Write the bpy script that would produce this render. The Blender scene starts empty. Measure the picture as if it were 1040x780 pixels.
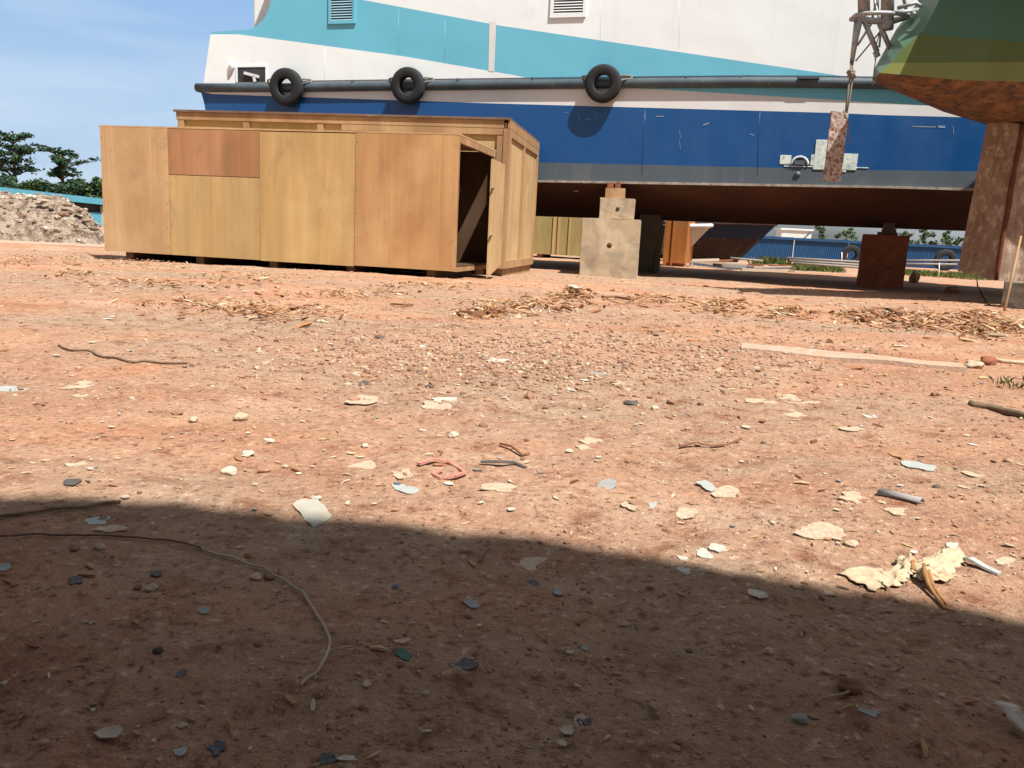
import bpy, bmesh, math, random
from mathutils import Vector, Matrix, noise

R = math.radians
random.seed(7)
S = bpy.context.scene
COL = S.collection

# ------------------------------------------------------------------ camera model
H = 0.40                       # eye height above the near ground
F = 816.0                      # focal length in pixels of the 1040 px wide photograph
TH = math.atan(150.8 / 816)    # pitch down
RO = 0.05                      # roll
CM = Matrix.Rotation(math.pi / 2 - TH, 3, 'X') @ Matrix.Rotation(RO, 3, 'Z')

cam_d = bpy.data.cameras.new('camera')
cam = bpy.data.objects.new('camera', cam_d)
COL.objects.link(cam)
cam.location = (0, 0, H)
cam.rotation_euler = CM.to_euler()
cam_d.sensor_width = 36
cam_d.lens = F / 1040 * 36
cam_d.clip_start = 0.05
cam_d.clip_end = 5000
S.camera = cam


def ray(x, y):
    return CM @ Vector(((x - 520) / F, -(y - 390) / F, -1))


def smooth(a, b, x):
    t = min(1, max(0, (x - a) / (b - a)))
    return t * t * (3 - 2 * t)


def base_z(x, y):
    return -0.17 * smooth(3.5, 12.5, y)


def gz(x, y):
    r = math.hypot(x, y)
    z = base_z(x, y)
    n = noise.noise
    z += 0.035 * smooth(2, 8, r) * n(Vector((x * .45, y * .45, 3.1)))
    z += 0.016 * n(Vector((x * 1.5, y * 1.5, 7.7))) * min(1, .5 + r * .1)
    z += 0.012 * smooth(1.2, 4, r) * n(Vector((x * .55, y * 2.6, 11.3)))
    z += 0.0085 * n(Vector((x * 5.3, y * 5.3, 1.3)))
    if r < 14:
        z += 0.0052 * n(Vector((x * 15, y * 15, 4.3)))
        if r < 6:
            z += 0.0034 * n(Vector((x * 41, y * 41, 9.3)))
    return z


def ground(px, py):
    r = ray(px, py)
    z = 0
    for _ in range(12):
        t = (z - H) / r.z
        p = Vector((0, 0, H)) + r * t
        z = gz(p.x, p.y)
    return Vector((p.x, p.y, z))


def atY(px, py, Y):
    r = ray(px, py)
    return Vector((0, 0, H)) + r * (Y / r.y)


class Frame:
    """a vertical reference frame: s along the face, t away from the viewer, z up"""

    def __init__(self, ox, oy, yaw):
        self.o = Vector((ox, oy, 0))
        self.u = Vector((math.cos(yaw), math.sin(yaw), 0))
        self.v = Vector((-math.sin(yaw), math.cos(yaw), 0))
        self.yaw = yaw

    def P(self, s, t, z):
        return self.o + self.u * s + self.v * t + Vector((0, 0, z))

    def sz(self, px, py, t=0.0):
        r = ray(px, py)
        c = Vector((0, 0, H))
        k = ((self.o + self.v * t - c).dot(self.v)) / r.dot(self.v)
        p = c + r * k
        return (p - self.o).dot(self.u), p.z

    def pt(self, px, py, t=0.0):
        s, z = self.sz(px, py, t)
        return self.P(s, t, z)


# ------------------------------------------------------------------ mesh helpers
class MB:
    def __init__(self):
        self.v = []
        self.f = []
        self.m = []
        self.sm = []

    def add(self, vs, fs, m=0, sm=False):
        b = len(self.v)
        self.v += [Vector(p) for p in vs]
        for f in fs:
            self.f.append([b + i for i in f])
            self.m.append(m)
            self.sm.append(sm)

    def hexa(self, p, m=0):
        # p: 4 bottom + 4 top
        self.add(p, [(3, 2, 1, 0), (4, 5, 6, 7), (0, 1, 5, 4), (1, 2, 6, 5), (2, 3, 7, 6), (3, 0, 4, 7)], m)

    def box(self, fr, s0, s1, t0, t1, z0, z1, m=0):
        P = fr.P
        self.hexa([P(s0, t0, z0), P(s1, t0, z0), P(s1, t1, z0), P(s0, t1, z0),
                   P(s0, t0, z1), P(s1, t0, z1), P(s1, t1, z1), P(s0, t1, z1)], m)

    def bar(self, a, b, w, h, m=0, up=Vector((0, 0, 1))):
        a = Vector(a); b = Vector(b)
        d = (b - a).normalized()
        x = d.cross(up)
        if x.length < 1e-4:
            x = d.cross(Vector((1, 0, 0)))
        x.normalize()
        y = x.cross(d).normalized()
        x = x * w / 2; y = y * h / 2
        self.hexa([a - x - y, a + x - y, a + x + y, a - x + y, b - x - y, b + x - y, b + x + y, b - x + y], m)

    def tube(self, pts, r, n=8, m=0, cap=True):
        pts = [Vector(p) for p in pts]
        rs = r if isinstance(r, (list, tuple)) else [r] * len(pts)
        vs = []; fs = []
        ref = Vector((0.31, 0.22, 0.92))
        for i, p in enumerate(pts):
            d = (pts[min(i + 1, len(pts) - 1)] - pts[max(i - 1, 0)]).normalized()
            x = d.cross(ref)
            if x.length < 1e-3:
                x = d.cross(Vector((1, 0, 0)))
            x.normalize()
            y = d.cross(x)
            for k in range(n):
                a = 2 * math.pi * k / n
                vs.append(p + (x * math.cos(a) + y * math.sin(a)) * rs[i])
        for i in range(len(pts) - 1):
            for k in range(n):
                k2 = (k + 1) % n
                fs.append((i * n + k, i * n + k2, (i + 1) * n + k2, (i + 1) * n + k))
        if cap:
            fs.append(tuple(range(n - 1, -1, -1)))
            fs.append(tuple(range((len(pts) - 1) * n, len(pts) * n)))
        self.add(vs, fs, m, True)

    def build(self, name, mats, parent=None, loc=None, bevel=0.0, flat=False):
        if not isinstance(mats, (list, tuple)):
            mats = [mats]
        o_loc = Vector(loc) if loc is not None else Vector((0, 0, 0))
        if parent is not None:
            base = wloc(parent)
        else:
            base = Vector((0, 0, 0))
        me = bpy.data.meshes.new(name)
        me.from_pydata([tuple(p - base - o_loc) for p in self.v], [], self.f)
        for mt in mats:
            me.materials.append(mt)
        for i, p in enumerate(me.polygons):
            p.material_index = self.m[i]
            p.use_smooth = self.sm[i] and not flat
        me.update()
        bm = bmesh.new(); bm.from_mesh(me)
        bmesh.ops.recalc_face_normals(bm, faces=bm.faces)
        bm.to_mesh(me); bm.free()
        ob = bpy.data.objects.new(name, me)
        COL.objects.link(ob)
        ob.location = o_loc
        if parent is not None:
            ob.parent = parent
        if bevel:
            md = ob.modifiers.new('bevel', 'BEVEL')
            md.width = bevel
            md.segments = 2
            md.limit_method = 'ANGLE'
            md.angle_limit = R(40)
        return ob


def wloc(o):
    p = Vector((0, 0, 0))
    while o is not None:
        p += o.location
        o = o.parent
    return p


def thing(name, label, cat, loc, group=None):
    o = bpy.data.objects.new(name, None)
    COL.objects.link(o)
    o.location = loc
    o.empty_display_size = 0.2
    o['label'] = label
    o['category'] = cat
    if group:
        o['group'] = group
    return o


def tag(o, label, cat, group=None):
    o['label'] = label
    o['category'] = cat
    if group:
        o['group'] = group
    return o


def solo(mb, name, mats, label, cat, loc, group=None, bevel=0.0):
    o = mb.build(name, mats, None, loc, bevel)
    return tag(o, label, cat, group)


def lab(o, label):
    o['label'] = label
    return o


# ------------------------------------------------------------------ materials
def newmat(name):
    m = bpy.data.materials.new(name)
    m.use_nodes = True
    nt = m.node_tree
    nt.nodes.clear()
    out = nt.nodes.new('ShaderNodeOutputMaterial')
    bs = nt.nodes.new('ShaderNodeBsdfPrincipled')
    nt.links.new(bs.outputs[0], out.inputs[0])
    return m, nt, bs


def N(nt, typ, **kw):
    n = nt.nodes.new(typ)
    for k, v in kw.items():
        setattr(n, k, v)
    return n


def coords(nt, scale=(1, 1, 1), world=False):
    if world:
        tc = N(nt, 'ShaderNodeNewGeometry'); o = tc.outputs['Position']
    else:
        tc = N(nt, 'ShaderNodeTexCoord'); o = tc.outputs['Object']
    mp = N(nt, 'ShaderNodeMapping')
    mp.inputs['Scale'].default_value = scale
    nt.links.new(o, mp.inputs['Vector'])
    return mp.outputs[0]


def nz(nt, vec, scale, detail=6, rough=.55, dist=0.0):
    n = N(nt, 'ShaderNodeTexNoise')
    n.inputs['Scale'].default_value = scale
    n.inputs['Detail'].default_value = detail
    n.inputs['Roughness'].default_value = rough
    n.inputs['Distortion'].default_value = dist
    nt.links.new(vec, n.inputs['Vector'])
    return n.outputs['Fac']


def ramp(nt, fac, stops, interp='LINEAR'):
    r = N(nt, 'ShaderNodeValToRGB')
    cr = r.color_ramp
    cr.interpolation = interp
    while len(cr.elements) < len(stops):
        cr.elements.new(0.5)
    for e, (p, c) in zip(cr.elements, stops):
        e.position = p
        e.color = c if len(c) == 4 else (*c, 1)
    nt.links.new(fac, r.inputs[0])
    return r.outputs[0]


def mix(nt, fac, a, b, mode='MIX'):
    n = N(nt, 'ShaderNodeMix', data_type='RGBA', blend_type=mode)
    for sock, val in ((n.inputs[0], fac), (n.inputs[6], a), (n.inputs[7], b)):
        if isinstance(val, (int, float)):
            sock.default_value = val
        elif isinstance(val, tuple):
            sock.default_value = val if len(val) == 4 else (*val, 1)
        else:
            nt.links.new(val, sock)
    return n.outputs[2]


def bump(nt, bs, h, strength=.3, dist=.01, prev=None):
    b = N(nt, 'ShaderNodeBump')
    b.inputs['Strength'].default_value = strength
    b.inputs['Distance'].default_value = dist
    nt.links.new(h, b.inputs['Height'])
    if prev is not None:
        nt.links.new(prev, b.inputs['Normal'])
    nt.links.new(b.outputs[0], bs.inputs['Normal'])
    return b.outputs[0]


def c3(*c):
    return (c[0], c[1], c[2], 1)


def mat_mottled(name, base, alt, scale=6, rough=.8, bstr=.3, bdist=.005, spots=None, spot_at=.62, stretch=(1, 1, 1), metallic=0, world=False, soft=.12):
    m, nt, bs = newmat(name)
    v = coords(nt, stretch, world)
    f = nz(nt, v, scale, 8, .6)
    col = ramp(nt, f, [(.3, c3(*base)), (.7, c3(*alt))])
    if spots:
        f2 = nz(nt, v, scale * 2.3, 10, .68, .4)
        k = ramp(nt, f2, [(spot_at - soft / 2, c3(0, 0, 0)), (spot_at + soft / 2, c3(1, 1, 1))])
        col = mix(nt, k, col, c3(*spots))
    nt.links.new(col, bs.inputs['Base Color'])
    bs.inputs['Roughness'].default_value = rough
    bs.inputs['Metallic'].default_value = metallic
    h = nz(nt, v, scale * 5, 8, .65)
    bump(nt, bs, h, bstr, bdist)
    return m


def mat_ply(name, light, dark, knots=.0, seed=0.0, stain=None):
    m, nt, bs = newmat(name)
    v = coords(nt, (1, 1, .10))
    v.node.inputs['Location'].default_value = (seed, seed * 1.7, seed * .3)
    vb = coords(nt, (1, 1, .22))
    vb.node.inputs['Location'].default_value = (seed * 2, seed * 1.1, seed * .9)
    f = nz(nt, v, 2.6, 3, .45, 1.3)
    big = nz(nt, vb, 1.3, 4, .5, 1.6)
    vg = coords(nt, (1, 1, .018))
    fine = nz(nt, vg, 34, 5, .62, .2)
    mid_ = tuple((a + b) / 2 for a, b in zip(light, dark))
    col = ramp(nt, f, [(.30, c3(*dark)), (.48, c3(*mid_)), (.70, c3(*light))])
    col = mix(nt, ramp(nt, big, [(.42, c3(0, 0, 0)), (.62, c3(.55, .55, .55))]), col, c3(*[x * .80 for x in dark]))
    col = mix(nt, ramp(nt, fine, [(.42, c3(0, 0, 0)), (.68, c3(.24, .24, .24))]), col, c3(*[x * .62 for x in dark]))
    v2 = coords(nt, (1, 1, .55))
    v2.node.inputs['Location'].default_value = (seed * 3, 1, seed)
    d = nz(nt, v2, 2.2, 9, .66, .6)
    col = mix(nt, ramp(nt, d, [(.55, c3(0, 0, 0)), (.72, c3(.50, .50, .50))]), col, c3(*(stain or (.20, .13, .075))))
    v3 = coords(nt, (1, 1, 1))
    sp = nz(nt, v3, 16, 6, .7)
    col = mix(nt, ramp(nt, sp, [(.66, c3(0, 0, 0)), (.74, c3(.45, .45, .45))]), col, c3(*[x * .45 for x in dark]))
    pl_ = nz(nt, v3, 1.1, 5, .6)
    col = mix(nt, ramp(nt, pl_, [(.52, c3(0, 0, 0)), (.75, c3(.40, .40, .40))]), col, c3(*[min(.62, x * 1.25 + .03) for x in light]))
    nt.links.new(col, bs.inputs['Base Color'])
    bs.inputs['Roughness'].default_value = .74
    bs.inputs['Specular IOR Level'].default_value = .22
    bump(nt, bs, fine, .15, .002)
    return m


def mat_paint(name, col_, dirt=(.30, .24, .19), dirt_at=.60, rough=.42, amt=.45, dents=.35):
    m, nt, bs = newmat(name)
    v = coords(nt, (1, 1, .45))
    f = nz(nt, v, 1.6, 8, .62, .3)
    var = nz(nt, v, .5, 3, .5)
    c = mix(nt, ramp(nt, var, [(.3, c3(0, 0, 0)), (.7, c3(.22, .22, .22))]), c3(*col_), c3(*[x * .72 for x in col_]))
    c = mix(nt, ramp(nt, f, [(dirt_at, c3(0, 0, 0)), (dirt_at + .2, c3(amt, amt, amt))]), c, c3(*dirt))
    vs = coords(nt, (1, 1, .04))
    st = nz(nt, vs, 7, 4, .55)
    c = mix(nt, ramp(nt, st, [(.58, c3(0, 0, 0)), (.8, c3(amt * .7,) * 3 if False else c3(amt * .55, amt * .55, amt * .55))]), c, c3(*dirt))
    sp = nz(nt, coords(nt, (1, 1, 1)), 9, 6, .7)
    c = mix(nt, ramp(nt, sp, [(.70, c3(0, 0, 0)), (.74, c3(amt, amt, amt))]), c, c3(*[x * .5 + .12 for x in dirt]))
    nt.links.new(c, bs.inputs['Base Color'])
    rr = ramp(nt, f, [(.3, c3(rough - .08,) * 1 if False else c3(rough - .08, rough - .08, rough - .08)), (.7, c3(rough + .2, rough + .2, rough + .2))])
    nt.links.new(rr, bs.inputs['Roughness'])
    dent = nz(nt, coords(nt, (1, 1, 1)), 1.3, 2, .4)
    bump(nt, bs, dent, dents, .05)
    return m


def mat_island(name, stops, rough=.85, scale=40, bstr=.3, vary=.25, trans=0.0):
    m, nt, bs = newmat(name)
    g = N(nt, 'ShaderNodeNewGeometry')
    col = ramp(nt, g.outputs['Random Per Island'], stops, 'CONSTANT')
    v = coords(nt, (1, 1, 1))
    f = nz(nt, v, scale, 6, .6)
    k = ramp(nt, f, [(.3, c3(1 - vary, 1 - vary, 1 - vary)), (.7, c3(1, 1, 1))])
    col = mix(nt, 1.0, col, k, 'MULTIPLY')
    nt.links.new(col, bs.inputs['Base Color'])
    bs.inputs['Roughness'].default_value = rough
    bs.inputs['Specular IOR Level'].default_value = .2
    bump(nt, bs, nz(nt, v, scale * 3, 4, .6), bstr, .003)
    return m


def mat_ground():
    m, nt, bs = newmat('laterite_dirt')
    v = coords(nt, (1, 1, 1), True)
    vw = coords(nt, (.55, 1.15, 1), True)
    big = nz(nt, vw, .55, 6, .6, .6)
    mid = nz(nt, vw, 2.1, 8, .62, .5)
    sml = nz(nt, v, 13, 8, .65, .2)
    fin = nz(nt, v, 75, 6, .65)
    vf = nz(nt, v, 260, 4, .6)
    col = ramp(nt, mid, [(.28, c3(.315, .143, .078)), (.45, c3(.41, .205, .122)), (.60, c3(.47, .268, .17)), (.75, c3(.50, .335, .23))])
    grey = ramp(nt, sml, [(.3, c3(.24, .145, .095)), (.7, c3(.44, .315, .22))])
    gmask = ramp(nt, big, [(.43, c3(0, 0, 0)), (.57, c3(.9, .9, .9))])
    col = mix(nt, gmask, col, grey)
    # orange iron-rich patches
    orp = nz(nt, vw, 1.25, 7, .6, .8)
    col = mix(nt, ramp(nt, orp, [(.57, c3(0, 0, 0)), (.70, c3(.6, .6, .6))]), col, c3(.50, .225, .12))
    # pinkish pale dust
    du = nz(nt, vw, .9, 8, .65, .3)
    col = mix(nt, ramp(nt, du, [(.55, c3(0, 0, 0)), (.72, c3(.72, .72, .72))]), col, c3(.57, .39, .275))
    # small dark damp crumbs and pale grains
    col = mix(nt, ramp(nt, sml, [(.30, c3(.8, .8, .8)), (.45, c3(0, 0, 0))]), col, c3(.22, .09, .045))
    col = mix(nt, ramp(nt, fin, [(.33, c3(.85, .85, .85)), (.46, c3(0, 0, 0))]), col, c3(.14, .07, .045))
    col = mix(nt, ramp(nt, fin, [(.58, c3(0, 0, 0)), (.67, c3(.7, .7, .7))]), col, c3(.62, .47, .34))
    col = mix(nt, ramp(nt, vf, [(.25, c3(.35, .35, .35)), (.5, c3(0, 0, 0)), (.75, c3(0, 0, 0))]), col, c3(.16, .09, .06))
    # paler concrete-coloured hardstanding far to the left
    nt.links.new(col, bs.inputs['Base Color'])
    bs.inputs['Roughness'].default_value = .95
    bs.inputs['Specular IOR Level'].default_value = .12
    b1 = bump(nt, bs, sml, .7, .02)
    b2 = bump(nt, bs, fin, .9, .009, b1)
    bump(nt, bs, vf, .7, .003, b2)
    return m


M = {}
M['ground'] = mat_ground()
M['white'] = mat_paint('white_ship_paint', (.72, .765, .785), (.42, .40, .37), .57, .38, .34)
M['teal'] = mat_paint('teal_ship_paint', (.125, .43, .58), (.30, .46, .50), .60, .38, .35)
M['blue'] = mat_paint('deep_blue_ship_paint', (.004, .064, .215), (.02, .065, .15), .58, .36, .5)
M['greyband'] = mat_paint('faded_grey_bootline_paint', (.062, .085, .11), (.15, .145, .14), .52, .55, .6)
M['cream'] = mat_paint('off_white_stripe_paint', (.62, .63, .64), (.42, .38, .35), .58, .45, .4)
M['scuff'] = mat_mottled('scuffed_blue_paint', (.16, .22, .33), (.30, .33, .38), 12, .6, .2, .003)
M['antifoul'] = mat_mottled('red_brown_antifouling', (.05, .016, .008), (.10, .036, .017), 2.2, .85, .5, .02, (.05, .022, .014), .6, (.5, .5, 1))
M['rail'] = mat_mottled('grey_rubber_rail', (.030, .048, .065), (.065, .090, .11), 3, .55, .25, .01, (.14, .13, .12), .66)
M['chine'] = mat_mottled('scraped_pale_metal', (.36, .33, .29), (.20, .16, .13), 8, .6, .3, .004, (.10, .05, .03), .62)
M['tyre'] = mat_mottled('black_tyre_rubber', (.007, .009, .011), (.015, .017, .020), 14, .85, .4, .004, (.05, .05, .05), .72)
M['rope'] = mat_mottled('weathered_rope', (.22, .19, .15), (.12, .10, .08), 60, .9, .6, .003)
M['dark'] = mat_mottled('dark_steel_and_recess_shade', (.012, .016, .022), (.03, .035, .04), 6, .7)
M['galv'] = mat_mottled('dull_galvanised_steel', (.27, .28, .30), (.42, .42, .42), 16, .5, .5, .003, (.17, .10, .07), .60, metallic=.25)
M['ply_a'] = mat_ply('plywood_tan', (0.52, 0.34, 0.185), (0.42, 0.26, 0.13), seed=1.0)
M['ply_red'] = mat_ply('plywood_reddish', (0.4, 0.21, 0.11), (0.32, 0.15, 0.07), seed=4.0)
M['ply_yel'] = mat_ply('plywood_yellowish', (0.5, 0.345, 0.165), (0.41, 0.27, 0.115), seed=8.0)
M['ply_ochre'] = mat_ply('plywood_ochre', (0.5, 0.335, 0.15), (0.41, 0.26, 0.105), seed=13.0)
M['ply_orange'] = mat_ply('plywood_orange_grain', (0.5, 0.31, 0.145), (0.38, 0.195, 0.08), seed=21.0)
M['ply_pale'] = mat_ply('plywood_pale', (.50, .35, .18), (.42, .28, .14), seed=31.0)
M['ply_in'] = mat_ply('plywood_inside_shade', (.10, .055, .028), (.07, .036, .018), seed=5.0)  # much darker plywood, the crate's interior shade put into the colour
M['batten'] = mat_ply('softwood_batten', (.42, .27, .14), (.30, .17, .085), seed=17.0, stain=(.22, .10, .05))
M['skid'] = mat_mottled('shaded_skid_timber', (.10, .055, .03), (.15, .08, .045), 8)  # darkened to pass for the shadowed gap under the crate
M['batten_red'] = mat_ply('stained_batten', (.38, .19, .10), (.27, .115, .055), seed=27.0, stain=(.18, .05, .025))
M['ply_green'] = mat_ply('plywood_greenish', (.36, .29, .12), (.29, .22, .09), seed=41.0)
M['ply_bright'] = mat_ply('plywood_bright_orange', (.42, .17, .04), (.30, .10, .025), seed=51.0)
M['roofing'] = mat_mottled('rusty_sheet_lid', (.10, .055, .035), (.16, .10, .07), 4, .8, .3, .005, (.22, .17, .13), .62)
M['conc'] = mat_mottled('stained_concrete', (.44, .345, .235), (.36, .28, .185), 1.9, .92, .5, .006, (.20, .165, .135), .60, soft=.3)
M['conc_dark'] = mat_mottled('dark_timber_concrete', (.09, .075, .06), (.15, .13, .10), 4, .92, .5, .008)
M['rustblock'] = mat_mottled('rust_red_block', (.27, .095, .045), (.17, .055, .028), 4.5, .9, .5, .006, (.06, .022, .014), .62)
M['rust'] = mat_mottled('orange_rust', (.24, .115, .045), (.10, .042, .018), 4.2, .85, .9, .02, (.030, .022, .018), .54, (1, 1, 1.6), soft=.22)
M['skeg'] = mat_mottled('rusty_worn_steel', (.26, .18, .125), (.16, .092, .056), 6, .85, .8, .008, (.38, .30, .235), .575, (1, 1, .6), soft=.16)
M['rustseam'] = mat_mottled('dark_rust_seam', (.13, .035, .012), (.07, .02, .01), 9, .9, .7, .01)
M['plate'] = mat_mottled('flaking_plate', (.40, .35, .31), (.28, .21, .17), 13, .8, .6, .004, (.15, .05, .03), .53, soft=.07)
M['gdark'] = mat_paint('dark_green_boat_paint', (.030, .115, .068), (.05, .085, .05), .6, .5, .5)
M['gend'] = mat_paint('pale_green_boat_paint', (.075, .17, .10), (.16, .14, .08), .56, .5, .6)
M['golive'] = mat_paint('olive_green_boat_paint', (.060, .095, .014), (.05, .06, .02), .6, .5, .4)
M['gyel'] = mat_paint('yellow_green_boat_paint', (.14, .165, .032), (.12, .11, .04), .58, .5, .5)
M['fence_cyan'] = mat_mottled('cyan_sheet_metal', (.06, .25, .36), (.08, .30, .42), 2, .5, .2, .01, (.16, .30, .35), .62)
M['fence_blue'] = mat_mottled('blue_sheet_metal', (.006, .055, .15), (.010, .07, .19), 1.5, .5, .2, .01, (.03, .07, .14), .62)
M['post'] = mat_mottled('pale_post', (.42, .42, .40), (.30, .30, .28), 8, .8)
M['bark'] = mat_mottled('tree_bark', (.085, .06, .04), (.05, .036, .026), 6, .95, .7, .02)
M['leaf'] = mat_island('leaf_hazy_green', [(0, c3(.022, .052, .030)), (.35, c3(.032, .075, .038)), (.7, c3(.050, .10, .045)), (.92, c3(.08, .12, .05))], .6, 3, 0)  # greens slightly bluer and lighter, distance haze put into the leaf colour
M['leaf2'] = mat_island('leaf_mid_green', [(0, c3(.026, .062, .020)), (.4, c3(.045, .095, .026)), (.75, c3(.075, .125, .035))], .6, 3, 0)
M['grass'] = mat_island('weed_green', [(0, c3(.06, .095, .02)), (.4, c3(.10, .13, .03)), (.75, c3(.16, .15, .05))], .8, 3, 0)
M['pebble'] = mat_island('pebble_mix', [(0, c3(.38, .22, .14)), (.3, c3(.31, .175, .11)), (.5, c3(.42, .29, .20)), (.72, c3(.23, .13, .085)), (.84, c3(.47, .38, .28)), (.96, c3(.15, .11, .09))], .9, 60)
M['chip'] = mat_island('wood_chip_mix', [(0, c3(.44, .25, .13)), (.22, c3(.50, .35, .21)), (.40, c3(.36, .17, .085)), (.60, c3(.46, .28, .16)), (.76, c3(.22, .09, .045)), (.90, c3(.58, .47, .33))], .85, 40)
M['flakes'] = mat_island('paint_flake_mix', [(0, c3(.52, .42, .31)), (.3, c3(.58, .50, .40)), (.5, c3(.40, .31, .22)), (.66, c3(.26, .23, .21)), (.78, c3(.50, .45, .38)), (.88, c3(.10, .13, .19)), (.93, c3(.30, .11, .06))], .8, 40)
M['bark_chip'] = mat_mottled('dark_bark_scrap', (.15, .06, .03), (.24, .11, .055), 30, .9, .6, .003)
M['rubble'] = mat_mottled('pale_rubble', (.30, .225, .165), (.47, .38, .295), 3.5, .95, 1.0, .09, (.15, .10, .07), .53, soft=.15)
M['rubble_bit'] = mat_island('rubble_lump_mix', [(0, c3(.36, .30, .24)), (.4, c3(.27, .20, .15)), (.62, c3(.55, .50, .44)), (.76, c3(.29, .16, .11)), (.9, c3(.17, .13, .10))], .95, 10)
M['f_cream'] = mat_mottled('cream_scrap', (.52, .43, .32), (.42, .33, .24), 60, .85, .6, .002, (.36, .22, .13), .53, soft=.28)
M['f_white'] = mat_mottled('white_scrap', (.56, .54, .49), (.44, .41, .36), 60, .8, .6, .002, (.38, .26, .17), .55, soft=.28)
M['sheet'] = mat_mottled('stained_grey_sheet', (.30, .31, .275), (.40, .39, .34), 30, .8, .5, .002, (.38, .28, .19), .58, soft=.3)
M['f_grey'] = mat_mottled('grey_scrap', (.21, .205, .20), (.30, .29, .28), 40, .7, .4, .002, (.16, .12, .09), .64)
M['f_dark'] = mat_mottled('dark_scrap', (.055, .045, .04), (.09, .075, .065), 40, .8, .4, .002)
M['f_blue'] = mat_mottled('blue_scrap', (.05, .065, .08), (.07, .08, .095), 60, .8, .5, .002, (.16, .09, .06), .56, soft=.2)
M['f_pblue'] = mat_mottled('pale_blue_scrap', (.30, .33, .32), (.38, .39, .36), 40, .6, .4, .002, (.40, .33, .26), .62)
M['f_green'] = mat_mottled('green_scrap', (.015, .085, .055), (.03, .11, .07), 40, .6, .4, .002)
M['f_red'] = mat_mottled('red_cloth', (.40, .13, .11), (.47, .22, .17), 60, .95, .6, .003, (.45, .25, .16), .54, soft=.2)
M['f_tan'] = mat_mottled('tan_stone', (.40, .28, .19), (.48, .37, .27), 30, .9, .6, .004)
M['f_brown'] = mat_mottled('brown_stone', (.22, .115, .07), (.30, .17, .105), 30, .9, .6, .004)
M['f_pale'] = mat_mottled('pale_stone', (.52, .45, .36), (.44, .36, .27), 30, .9, .6, .004)
M['rag'] = mat_mottled('cream_rag_cloth', (.52, .42, .29), (.42, .31, .19), 40, .95, .6, .002, (.36, .22, .11), .60, soft=.25)
M['rag_brown'] = mat_mottled('brown_rag_tie', (.32, .17, .06), (.24, .11, .04), 26, .9, .6, .003)
M['cable'] = mat_mottled('pale_cable_sheath', (.42, .34, .26), (.34, .26, .19), 30, .7, .3, .001)
M['cable_d'] = mat_mottled('brown_dirty_cable', (.10, .05, .035), (.16, .085, .06), 30, .8, .3, .001)
M['beam'] = mat_mottled('dusty_beam', (.36, .27, .20), (.45, .345, .265), 9, .95, .8, .008, (.40, .225, .14), .53, soft=.25)
M['twig'] = mat_mottled('dry_twig_bark', (.20, .13, .08), (.12, .075, .045), 40, .9, .6, .002)
M['fitting'] = mat_mottled('worn_white_fitting_paint', (.60, .66, .62), (.46, .53, .51), 9, .7, .3, .004, (.10, .16, .24), .60, soft=.16)
M['boat_white'] = mat_paint('cream_boat_paint', (.60, .56, .47), (.35, .28, .2), .6, .5, .4)
M['boat_brown'] = mat_mottled('old_brown_hull', (.016, .008, .006), (.040, .018, .012), 3.5, .95, .9, .05, (.07, .035, .022), .60)
M['navy'] = mat_mottled('navy_topside_paint', (.003, .010, .030), (.006, .017, .045), 2.5, .9, .3, .01)
M['vent_slat'] = mat_mottled('pale_blue_vent_slat', (.24, .42, .52), (.30, .46, .55), 9, .5, .2, .003)
M['pvc'] = mat_mottled('pale_pipe', (.25, .23, .20), (.18, .16, .14), 9, .7)
M['tank'] = mat_mottled('white_shed_sheet', (.66, .68, .68), (.58, .60, .60), 1.2, .5, .1, .01)
M['shade_caster'] = mat_mottled('dark_shade_caster', (.05, .020, .012), (.032, .015, .010), 2, .85)

# ------------------------------------------------------------------ ground sheet
radii = [0.0, .15, .26]
r = .34
while r < 30:
    radii.append(r); r *= 1.0125
while r < 3000:
    radii.append(r); r *= 1.09
angs = []
a = -48.0
while a < 48:
    angs.append(a); a += .34
while a < 312:
    angs.append(a); a += 4.0
vs = []; fs = []
nA = len(angs)
trig = [(math.sin(R(q)), math.cos(R(q))) for q in angs]
for rr in radii:
    for sx, cy in trig:
        x, y = rr * sx, rr * cy
        vs.append((x, y, gz(x, y) if rr < 200 else base_z(x, y)))
for i in range(len(radii) - 1):
    for k in range(nA):
        k2 = (k + 1) % nA
        fs.append((i * nA + k, i * nA + k2, (i + 1) * nA + k2, (i + 1) * nA + k))
me = bpy.data.meshes.new('ground')
me.from_pydata(vs, [], fs)
me.materials.append(M['ground'])
me.polygons.foreach_set('use_smooth', [True] * len(me.polygons))
go = bpy.data.objects.new('ground', me)
COL.objects.link(go)
go['kind'] = 'structure'
if me.polygons[5000].normal.z < 0:
    me.flip_normals()

# ------------------------------------------------------------------ ferry
FF = Frame(*atY(548, 184, 13.7).xy, R(-16.5))
ferry = thing('ferry', 'large teal white and blue steel ferry propped up on blocks on land', 'ferry', FF.P(0, 2.4, -.17))
T_UP, T_LO = 0.0, 0.012
BEAM = 5.0


def polys(t, plist):
    mb = MB()
    for pts, mi in plist:
        mb.add([FF.pt(x, y, t) for x, y in pts], [tuple(range(len(pts)))], mi)
    return mb


RAILPX = [(200, 89), (250, 89.2), (300, 89), (400, 87.5), (520, 86), (640, 84.5), (760, 83.5), (830, 83.8), (900, 85), (1000, 88), (1250, 97)]
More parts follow.
